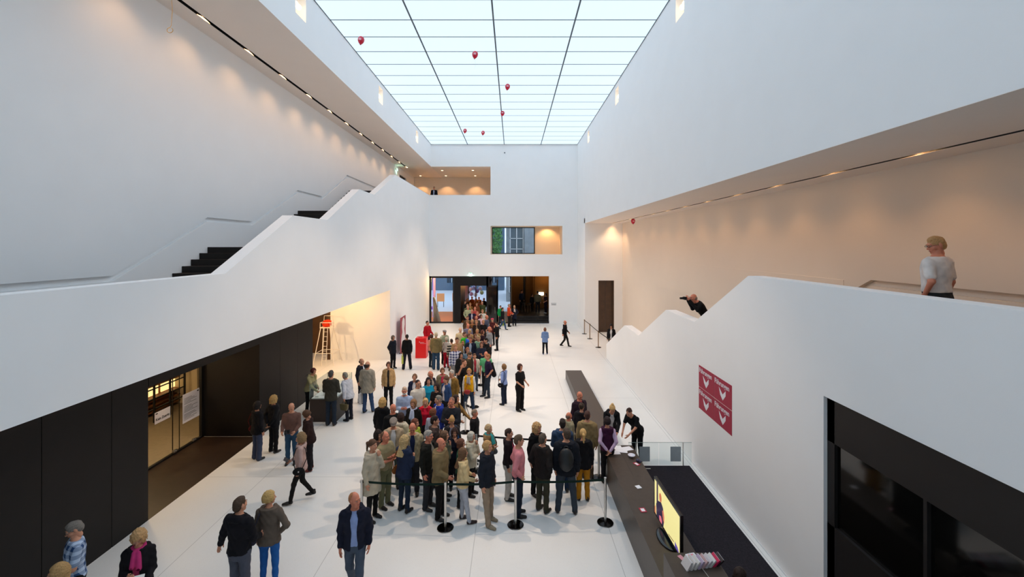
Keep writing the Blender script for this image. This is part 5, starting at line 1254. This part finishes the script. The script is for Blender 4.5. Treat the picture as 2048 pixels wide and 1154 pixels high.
P(1087, 868, 'man in black-brown jacket and olive-brown trousers, hands in pockets', yf=1026, face=140, top='anorak', col='1c1716', leg='3b382a', hair='short', hc='55473a', arms='pp', girth=1.08, group=G1)
P(1125, 838, 'man in denim jacket and matching jeans seen from behind', yf=985, face=175, top='anorak', col='30435e', leg='1f3550', hair='short', hc='2a1d18', arms='oo', group=G1)
P(1143, 834, 'bald man in stone-coloured jacket beyond the denim jacket', face=120, top='anorak', col='8d866c', leg='2a2a2c', hair='fringe', hc='6a5044', skin='r', Y=12.3, group=G1)
P(1131, 857, 'man with grey jeans and a black rucksack seen from behind', yf=1028, face=172, top='anorak', col='141720', leg='343c46', hair='short', hc='4a3a2c', legs='a', yaw=25, group=G1, bag=[('backpack', 'backpack', 'black rucksack on the back of the man in grey jeans', 'backpack', '101214')])
P(1166, 858, 'blonde woman in black jacket and mustard yellow trousers', yf=1003, face=178, sex='f', top='anorak', col='100e12', leg='b3791a', hair='ponytail', hc='cb9e55', group=G1, hem=.9, bag=[('tote', 'tote_bag', 'white tote bag with red straps beside the mustard trousers', 'bag', 'd8cfc0')])
P(1180, 838, 'brown-haired person in tan jacket waiting before the counter', face=165, top='anorak', col='8c7650', leg='4a3a28', hair='short', hc='4a2c22', Y=11.55, X=1.95, group=G1)
P(1180, 812, 'bald man bending towards the far end of the counter', face=30, top='jacket', col='2a1a26', inner='8a2440', leg='1a1a1e', hair=None, skin='r', Y=13.1, X=1.98, pitch=25, group=G1)
P(1192, 826, 'person with dark tied-up hair and black jacket at the counter', face=150, sex='f', top='anorak', col='15131a', leg='121114', hair='updo', hc='3a2a1c', Y=12.45, X=1.94, group=G1)
P(1197, 834, 'woman in aubergine vest and lilac shirt, hands joined behind her', yf=961, face=178, sex='f', top='vest', col='3a1330', inner='c5a8c4', leg='100e12', hair='shortf', hc='26171a', arms='bb', group=G1, shoe='100e10')
P(1222, 812, 'blonde attendant with hair bun and black cardigan leaning over the papers', face=-4, sex='f', top='cardigan', col='0e0e13', inner='d2cfd0', leg='0e0e12', hair='bun', hc='cfa561', arms='rr', lean=.58, pitch=10, X=2.80, Y=12.68, h=1.78, group='staff')
P(1249, 823, 'attendant in black short-sleeved top bending over the counter', face=-48, sex='f', top='tee', col='0b0b0e', leg='0c0b0e', hair='crop', hc='3a2018', arms='rr', lean=.62, pitch=5, X=3.52, Y=12.45, h=1.74, group='staff', scarf='5a1c40')
P(1472, 1122, 'woman with dark parted hair sitting behind the near desk', face=-30, sex='f', top='cardigan', col='0d0d10', inner='3a3438', leg='121216', hair='long', hc='2e1c14', legs='z', arms='oo', base=-.42, X=3.42, Y=6.62, h=1.66, pitch=25, yaw=10, group='staff')
# ---- second bend of the queue
P(765, 796, 'woman with a great curly blonde mane in a long black coat', face=172, sex='f', top='coat', col='0f0f11', leg='0f0f11', hair='curly', hc='c4984e', Y=12.6, h=1.72, group=G2)
P(786, 808, 'bald man in black pullover looking down, beside the curly mane', face=40, top='sweater', col='131313', leg='18181a', hair=None, skin='r', pitch=25, group=G2)
P(809, 774, 'white-bearded man in light blue shirt with clasped hands', face=10, top='shirt', col='9fb0cc', leg='1c1c20', hair='short', hc='c9a88c', beard='d8d2cc', skin='r', arms='hh', girth=1.1, group=G2)
P(802, 826, 'person with dark auburn hair and a cream hooded jacket', face=170, sex='f', top='anorak', col='c9bca6', leg='2a2622', hair='bob', hc='331c16', hood=True, group=G2)
P(786, 836, 'visitor in grey cap and beige jacket over white shirt, head bowed', face=15, top='jacket', col='b09c82', inner='dad6d2', leg='4e5850', hair='cap', hc='7d7268', pitch=25, group=G2)
P(825, 846, 'bald man in navy waistcoat and cream jacket looking down', face=12, top='jacket', col='a39474', inner='1c2342', leg='2a2a30', hair=None, skin='r', pitch=28, group=G2)
P(831, 838, 'reddish-haired woman in lime yellow jacket', face=75, sex='f', top='anorak', col='a4b23e', leg='2a2826', hair='bob', hc='6b3a26', group=G2)
P(866, 817, 'auburn-haired woman in pale grey-blue jumper, back turned', face=150, sex='f', top='sweater', col='a3a8bc', leg='3a3a40', hair='shortf', hc='7a4020', group=G2)
P(872, 832, 'dark-haired man in brown-grey jacket looking along the queue', face=95, top='jacket', col='3b2f2c', inner='c2a59a', leg='24201f', hair='short', hc='2b1a16', group=G2)
P(887, 862, 'woman with mousy hair propping her cheek on one hand', face=85, sex='f', top='shirt', col='565644', leg='2a2828', hair='bob', hc='6e4f38', arms='cx', group=G2)
P(901, 833, 'woman with pinned-up golden hair in charcoal jacket, blue bag', face=5, sex='f', top='cardigan', col='322e30', inner='8a8690', leg='1c1c22', hair='updo', hc='b98a48', pitch=35, group=G2, bag=[('shoulder', 'shoulder_bag', 'bright blue bag under the arm of the woman with pinned-up hair', 'bag', '1860a4')])
P(902, 858, 'dark-haired woman in glasses and navy jumper, hand at cheek', face=8, sex='f', top='sweater', col='141627', leg='16161c', hair='curly', hc='381f18', arms='dc', glasses=True, group=G2)
P(949, 828, 'stout grey-haired man in black shirt standing apart at the lane', face=78, top='shirt', col='151214', leg='18171a', hair='short', hc='9a8068', skin='r', girth=1.16, Y=12.35, group=G2)
P(899, 795, 'bald man in charcoal jumper and maroon collar with folded arms', face=-8, top='sweater', col='25262c', leg='1e1f24', hair='crop', hc='8a5f4c', arms='xx', skin='r', girth=1.08, group=G2)
P(873, 791, 'grey-haired man in royal blue jacket over white shirt', face=-55, top='jacket', col='20358c', inner='dcdae4', leg='23242c', hair='short', hc='8d8578', group=G2)
P(852, 797, 'blonde woman in bright red cardigan with a long pendant', face=5, sex='f', top='cardigan', col='d0152e', inner='d81c3a', leg='201c20', hair='long', hc='d6a662', group=G2)
P(834, 799, 'light-brown-haired woman with white and blue scarf, black jacket', face=-10, sex='f', top='jacket', col='16120f', inner='c8ccd8', leg='1c1a1c', hair='bob', hc='8f6338', scarf='b4bdd4', group=G2)
P(912, 790, 'dark-haired woman in tan suede jacket reaching over the belt', face=70, sex='f', top='jacket', col='8a6738', inner='2a2220', leg='2a2420', hair='long', hc='33201a', arms='or', group=G2)
P(831, 748, 'brown-haired woman in navy jacket and white collar looking up', face=0, sex='f', top='jacket', col='1d2440', inner='d6cfd0', leg='24242a', hair='pixie', hc='7a5434', pitch=-12, group=G2)
P(836, 760, 'young man with dark crop, glasses and white polo shirt', face=40, top='polo', col='d4cdbf', leg='1c1d20', hair='crop', hc='2a1a20', glasses=True, group=G2)
P(859, 742, 'old man with bare crown and dark jacket gazing sideways', face=60, top='jacket', col='2a2530', inner='a8988a', leg='26262c', hair='fringe', hc='c0a890', skin='r', group=G2)
P(857, 755, 'long black-haired woman in turquoise top', face=20, sex='f', top='shirt', col='128fb2', leg='1a1a20', hair='long', hc='1a0f10', group=G2)
P(873, 767, 'woman with long dark curls and black sleeveless top', face=-25, sex='f', top='tee', col='171113', leg='17171c', hair='longwavy', hc='2a1712', arms='oo', group=G2)
P(885, 736, 'brown-haired woman with raspberry scarf and olive-beige coat', face=15, sex='f', top='anorak', col='83765c', leg='2c2a28', hair='pixie', hc='6a3f20', scarf='b8304a', group=G2)
P(892, 753, 'woman with upswept brown hair in blue cardigan over white top', face=-40, sex='f', top='cardigan', col='324a74', inner='ded2d0', leg='1d1f26', hair='updo', hc='5e3b26', group=G2)
P(903, 740, 'grey-haired man in glasses and mustard corduroy jacket', face=-25, top='jacket', col='84622c', inner='dcd8d4', leg='a89c8c', hair='short', hc='b8b0a4', glasses=True, group=G2)
P(938, 737, 'woman in bright yellow vest, white sleeves and grey scarf', yf=832, face=-5, sex='f', top='vest', col='e0a416', inner='d8d8d8', leg='24344a', hair='pixie', hc='b8803a', scarf='9a9494', arms='dd', legs='a', group=G2, bag=[('front', 'crossbody_bag', 'dark red bag slung across the woman in the yellow vest', 'bag', '9a1c1c')])
P(928, 719, 'man in black T-shirt lifting one elbow high', face=60, top='tee', col='100e10', leg='16161c', hair='crop', hc='5a3520', arms='lo', h=1.8, group=G2)
P(939, 704, 'man with brown hair and dark brown jacket bending his head', face=70, top='jacket', col='3c3020', inner='2a241c', leg='24241f', hair='short', hc='54402c', pitch=20, group=G2)
P(949, 707, 'teenager in off-white jacket and pale jeans beside the belt post', yf=784, face=20, sex='m', top='jacket', col='c6bcae', inner='a83040', leg='48586a', hair='short', hc='6e4a30', h=1.68, group=G2)
P(922, 705, 'woman with long black hair and black jacket amid the queue', face=25, sex='f', top='jacket', col='181818', inner='3a3a3c', leg='17171a', hair='long', hc='120c0e', group=G2)
P(911, 689, 'man in blue and white checked shirt', face=10, top='shirt', col='dcdde8', pat='check,27306a,9', leg='8a8886', hair='short', hc='a8714a', arms='dd', h=1.82, group=G2)
P(972, 703, 'bald man in mint green T-shirt with green pouch', yf=790, face=-10, top='tee', col='5fb27c', leg='17191c', hair=None, skin='r', group=G2)
P(976, 708, 'ginger-haired man in aubergine T-shirt, jacket slung over his shoulder', yf=797, face=-72, top='tee', col='251736', leg='28323e', hair='short', hc='a0683a', arms='pp', legs='g', group=G2, bag=[('slungjacket', 'slung_jacket', 'black jacket slung over the shoulder of the ginger-haired man', 'jacket', '100f12')])
P(1008, 728, 'woman with sleek light brown hair in powder blue top', yf=812, face=-118, sex='f', top='shirt', col='8095c8', leg='1c2438', hair='bob', hc='8a6238', arms='oi', bag=[('shoulder', 'shoulder_bag', 'small black bag of the woman in powder blue', 'bag', '171418')])
P(1040, 728, 'woman in black museum T-shirt and wide black trousers', yf=824, face=45, sex='f', top='tee', col='100d0f', leg='0f0c0d', hair='bob', hc='4a261c', wide='wide', arms='oo', girth=1.1, group='staff')
P(963, 684, 'woman with folded arms and dark patterned blue jumper', face=5, sex='f', top='sweater', col='1f2233', leg='17181c', hair='bob', hc='6a3d2a', arms='xx', group=G2)
P(972, 676, 'man in black jacket holding a phone before his face', face=-60, top='anorak', col='0f0f11', leg='0e0e10', hair='short', hc='22140f', arms='uu', group=G2, h=1.74)
P(942, 674, 'ruddy man with dark blue jacket and light collar', face=0, top='jacket', col='1b2033', inner='aab4c4', leg='1c1d22', hair='short', hc='7a4a30', skin='r', group=G3)
P(956, 672, 'blond visitor in pale mint green jacket', face=-40, top='anorak', col='80a890', leg='3a3f3c', hair='short', hc='b08e60', group=G3)
P(935, 695, 'copper-haired woman in grey-blue top', face=15, sex='f', top='shirt', col='5f7688', leg='2a2c30', hair='shortf', hc='8f5430', group=G3)
P(925, 683, 'fair-haired child with black and white jacket', face=40, top='jacket', col='14161e', inner='d8d8dc', leg='2c2c32', hair='short', hc='a4743e', h=1.5, group=G3)
P(915, 675, 'brown-haired man in tan shirt and dark tie', face=20, top='shirt', col='a8845a', leg='2c2622', hair='short', hc='4f3020', group=G3)
P(931, 664, 'man in vivid green T-shirt', face=60, top='tee', col='3fb02e', leg='26282c', hair='short', hc='5a3a26', group=G3)
P(937, 667, 'person in bright blue anorak behind the green T-shirt', face=100, top='anorak', col='1f5cc4', leg='24262c', hair='short', hc='6b4a34', group=G3)
P(922, 655, 'bald man in cream linen shirt at the edge of the far queue', face=30, top='shirt', col='d6c09a', leg='6a5c4a', hair='fringe', hc='c8a888', skin='l', group=G3)
P(965, 660, 'woman with wavy dark auburn hair in plum top', face=60, sex='f', top='shirt', col='2c1620', leg='1a1a1e', hair='bob', hc='5c2a1c', group=G3)
P(979, 645, 'bald bearded man in light grey hooded top', yf=731, face=80, top='hoodie', col='8c8c8e', leg='17171a', hair=None, beard='8a4a30', skin='r', hood=True, arms='pp', h=1.8, group=G3)
P(994, 644, 'man in black suit raising a hand to his mouth', yf=704, face=-80, top='blazer', col='0c0c10', inner='16161a', leg='14181c', hair='short', hc='2a1610', arms='cd', h=1.78)
P(953, 658, 'fair-haired woman in sand-coloured cardigan', face=10, sex='f', top='cardigan', col='9c7c50', inner='c8b48c', leg='3a342c', hair='bob', hc='b48c58', group=G3)
P(940, 659, 'blond woman in camel jacket beside the cream shirt', face=-20, sex='f', top='jacket', col='a88456', inner='d0c4a4', leg='3a3632', hair='shortf', hc='c09a62', group=G3)
P(948, 668, 'brown-haired woman in dark chocolate jacket', face=25, sex='f', top='jacket', col='3b2620', inner='6a4a38', leg='241f1e', hair='bob', hc='6e432a', group=G3)
P(936, 647, 'bald man in grey-violet pullover', face=20, top='sweater', col='6c6a80', leg='2c2c32', hair='fringe', hc='b89a84', skin='r', group=G3)
P(944, 639, 'blonde woman with shoulder-length hair and rust top', face=0, sex='f', top='shirt', col='8a5a30', leg='2c2622', hair='bob', hc='c0925c', group=G3)
P(936, 641, 'dark blonde woman in brown jacket beside the rust top', face=-20, sex='f', top='jacket', col='4b3426', inner='8f7456', leg='26221e', hair='bob', hc='8a6038', group=G3)
P(954, 641, 'woman with pale brown hair and black-brown blazer', face=10, sex='f', top='blazer', col='231714', inner='7a6654', leg='1f1a19', hair='shortf', hc='9a704a', group=G3)
P(965, 640, 'honey-blonde woman in black dress with round neckline', face=-5, sex='f', top='tee', col='120e10', leg='120e10', hair='bob', hc='a87a50', group=G3)
P(936, 632, 'brown-haired man in mud-brown jacket', face=10, top='jacket', col='4e3d2a', inner='6e5a44', leg='2a2622', hair='short', hc='6a4a2a', group=G3)
P(952, 632, 'balding man in grey-brown coat', face=25, top='anorak', col='443c36', leg='25232a', hair='fringe', hc='8a6a52', skin='r', group=G3)
P(974, 630, 'balding man in slate blue jumper at the edge by the open door', face=70, top='sweater', col='4d5266', leg='2a2c34', hair='fringe', hc='9c7458', skin='r', h=1.8, group=G3)
P(984, 636, 'woman in a magenta beret by the open door leaf', face=-30, sex='f', top='anorak', col='4a1a1c', leg='17141a', hair='cap', hc='c4124e', group=G3)
P(962, 629, 'dark-haired woman in pale pink shirt', face=30, sex='f', top='shirt', col='dcb4bc', leg='3a3438', hair='bob', hc='3c241c', group=G3)
P(965, 619, 'man in white shirt among the people at the door', face=0, top='shirt', col='d6cfc0', leg='3a3a40', hair='short', hc='b07a44', group=G4)
P(955, 623, 'ruddy man in dark maroon pullover', face=5, top='sweater', col='56202a', leg='2a2628', hair='crop', hc='a0603a', skin='r', group=G4)
P(944, 619, 'man in navy suit and white shirt in the doorway crowd', face=0, top='blazer', col='191832', inner='d4d0dc', leg='191a28', hair='receding', hc='b08468', skin='r', group=G4)
P(936, 612, 'man in pale green shirt and glasses at the portal edge', face=20, top='shirt', col='a4aa84', leg='2d2c2e', hair='short', hc='c09a78', skin='r', arms='po', group=G4)
P(950, 614, 'man with ruddy face and brick red top', face=0, top='shirt', col='a23c38', leg='2a2426', hair='fringe', hc='a87454', skin='r', group=G4)
P(935, 608, 'tall dark-haired man in brown-green shirt', face=30, top='shirt', col='5a5a3c', leg='2a2826', hair='short', hc='8a5a40', group=G4)
P(926, 601, 'man in dark jacket with rucksack in the portal', face=60, top='anorak', col='1a1614', leg='141214', hair='short', hc='3a2616', group=G4)
P(923, 598, 'fair-haired visitor lit amber against the portal wall', face=30, top='shirt', col='2a1c14', leg='171312', hair='short', hc='d08030', Y=36.2, h=1.74, group=G4)
P(942, 606, 'light brown-haired woman in ochre jacket in the passage', face=5, sex='f', top='jacket', col='7c5628', inner='b08a50', leg='2a221c', hair='bob', hc='a8743c', group=G4)
P(954, 606, 'woman in russet coat in the middle of the passage', face=0, sex='f', top='anorak', col='6a3a20', leg='2a201c', hair='bob', hc='8a5a34', group=G4)
P(963, 603, 'bald man in loden green coat in the passage', face=-10, top='anorak', col='3c4426', leg='26241e', hair='fringe', hc='8a6040', group=G4)
P(968, 596, 'dark silhouette of a man by the outer door', face=-40, top='anorak', col='14100f', leg='100d0c', hair='short', hc='a05c2c', Y=37.8, h=1.76, group=G4)
P(933, 597, 'amber-lit person with light hair and ochre anorak', face=15, sex='f', top='anorak', col='8a5c20', leg='2a201a', hair='bob', hc='c08438', Y=37.0, group=G4)
P(944, 593, 'amber-lit person in orange-brown pullover at the outer door', face=0, top='sweater', col='8f4c18', leg='2a1f1a', hair='short', hc='b8702c', Y=38.4, group=G4)
P(952, 597, 'curly-haired amber-lit person in yellow-brown coat', face=0, sex='f', top='anorak', col='a0661e', leg='2a201a', hair='curly', hc='c07828', Y=37.5, group=G4)
P(958, 594, 'amber-lit man in sand jacket under the balloons', face=10, top='jacket', col='a87030', inner='c89448', leg='2a211b', hair='short', hc='a8621e', Y=38.9, group=G4)
P(949, 600, 'bald amber-lit man in chestnut shirt', face=-5, top='shirt', col='7c3e18', leg='2a201b', hair='fringe', hc='b87838', skin='r', Y=36.7, group=G4)
P(958, 600, 'woman with frizzy hair in terracotta blouse', face=0, sex='f', top='shirt', col='94482a', leg='2a201b', hair='curly', hc='985428', Y=36.3, group=G4)
# ---- beside the entrance
P(1001, 611, 'dark-haired man in emerald green jacket by the window', yf=654, face=30, top='anorak', col='128a48', leg='1a2430', hair='short', hc='22160f', h=1.72)
P(1005, 615, 'person in black jacket and blue jeans walking with a lime bag', yf=663, face=80, top='anorak', col='101014', leg='3a5070', hair='short', hc='1a1210', legs='w', bag=[('carrier', 'carrier_bag', 'lime yellow carrier bag near the entrance window', 'bag', 'b4cc4a')])
P(1019, 608, 'man in orange-red jacket and white shirt near the steps', yf=656, face=75, top='jacket', col='c4401c', inner='e0d4cc', leg='17171a', hair='short', hc='9a8474', skin='r', arms='oo')
P(1028, 611, 'blonde woman in navy coat with pale scarf near the steps', yf=655, face=5, sex='f', top='coat', col='121a2c', leg='10131c', hair='long', hc='c8a078', scarf='c8b8ac', arms='di')
P(1090, 656, 'woman in hooded light blue jacket walking towards the end wall', yf=712, face=175, sex='f', top='anorak', col='6e88b4', leg='12111a', hair='bob', hc='7a4c34', hood=True, legs='g', shoe='2c3c80', arms='oo')
P(1130, 641, 'grey-haired man in black suit striding across the empty floor', yf=697, face=80, top='blazer', col='0e0d12', inner='d4ccc8', leg='17120f', hair='fringe', hc='c0a08a', skin='r', legs='w', arms='vw', h=1.76, girth=1.05)
P(1216, 654, 'dark-haired guard in black jacket and white blouse at the foot of the stair', face=-20, sex='f', top='jacket', col='0f0c10', inner='d6d2d0', leg='0e0c0e', hair='curly', hc='1a0c0c', X=5.52, Y=24.7, h=1.68, pitch=15, group='staff')
# ---- raised foyer
P(1076, 582, 'man in grey-green shirt standing in the dim raised foyer', face=170, top='shirt', col='5e5640', leg='17181c', hair='short', hc='14100e', base=.48, X=2.05, Y=36.6, h=1.84, group='people in the dim foyer')
P(1092, 591, 'woman with raised hands in the dim foyer, white shoes', face=-60, sex='f', top='tee', col='22141c', leg='1a1220', hair='bob', hc='180e0e', base=.48, X=2.72, Y=36.5, h=1.66, arms='uo', shoe='d8d8d4', group='people in the dim foyer')
P(1042, 591, 'dark figure in blue shirt farther back in the foyer', face=40, top='shirt', col='16243a', leg='100e10', hair='short', hc='120e0c', base=.48, X=.75, Y=38.3, h=1.75, group='people in the dim foyer')
P(1066, 597, 'seated-looking small figure in black in the foyer', face=30, sex='f', top='shirt', col='141113', leg='100e10', hair='bob', hc='140f0e', base=.48, X=1.62, Y=37.4, h=1.5, group='people in the dim foyer')
# ---- upper levels
P(1872, 488, 'man in white short-sleeved shirt on the stair landing, looking over the parapet', face=-165, top='shortshirt', col='d8cdc6', leg='2a2a2c', hair='short', hc='c08a4c', arms='dp', base=4.5, X=5.73, Y=5.95, h=1.72, hem=.99, yaw=62, pitch=18, skin='r', girth=1.12, glasses=True, group='people above the hall')
P(1385, 598, 'photographer in black leaning both elbows on the stepped parapet', face=-88, top='shirt', col='0c0b0c', leg='121214', hair='fringe', hc='9a8474', arms='uu', lean=.62, base=3.03, X=5.80, Y=13.15, h=1.76, pitch=-26, skin='r', group='people above the hall', bag=[('camera', 'camera', 'black camera raised by the photographer on the parapet', 'camera', '101010')])
P(866, 375, 'man in dark suit and blue tie behind the upper gallery parapet', face=0, top='blazer', col='12121c', inner='aab8d4', leg='14141c', hair='short', hc='8a6a50', base=9.1, X=-6.35, Y=35.4, h=1.74, group='people above the hall')
build_people()
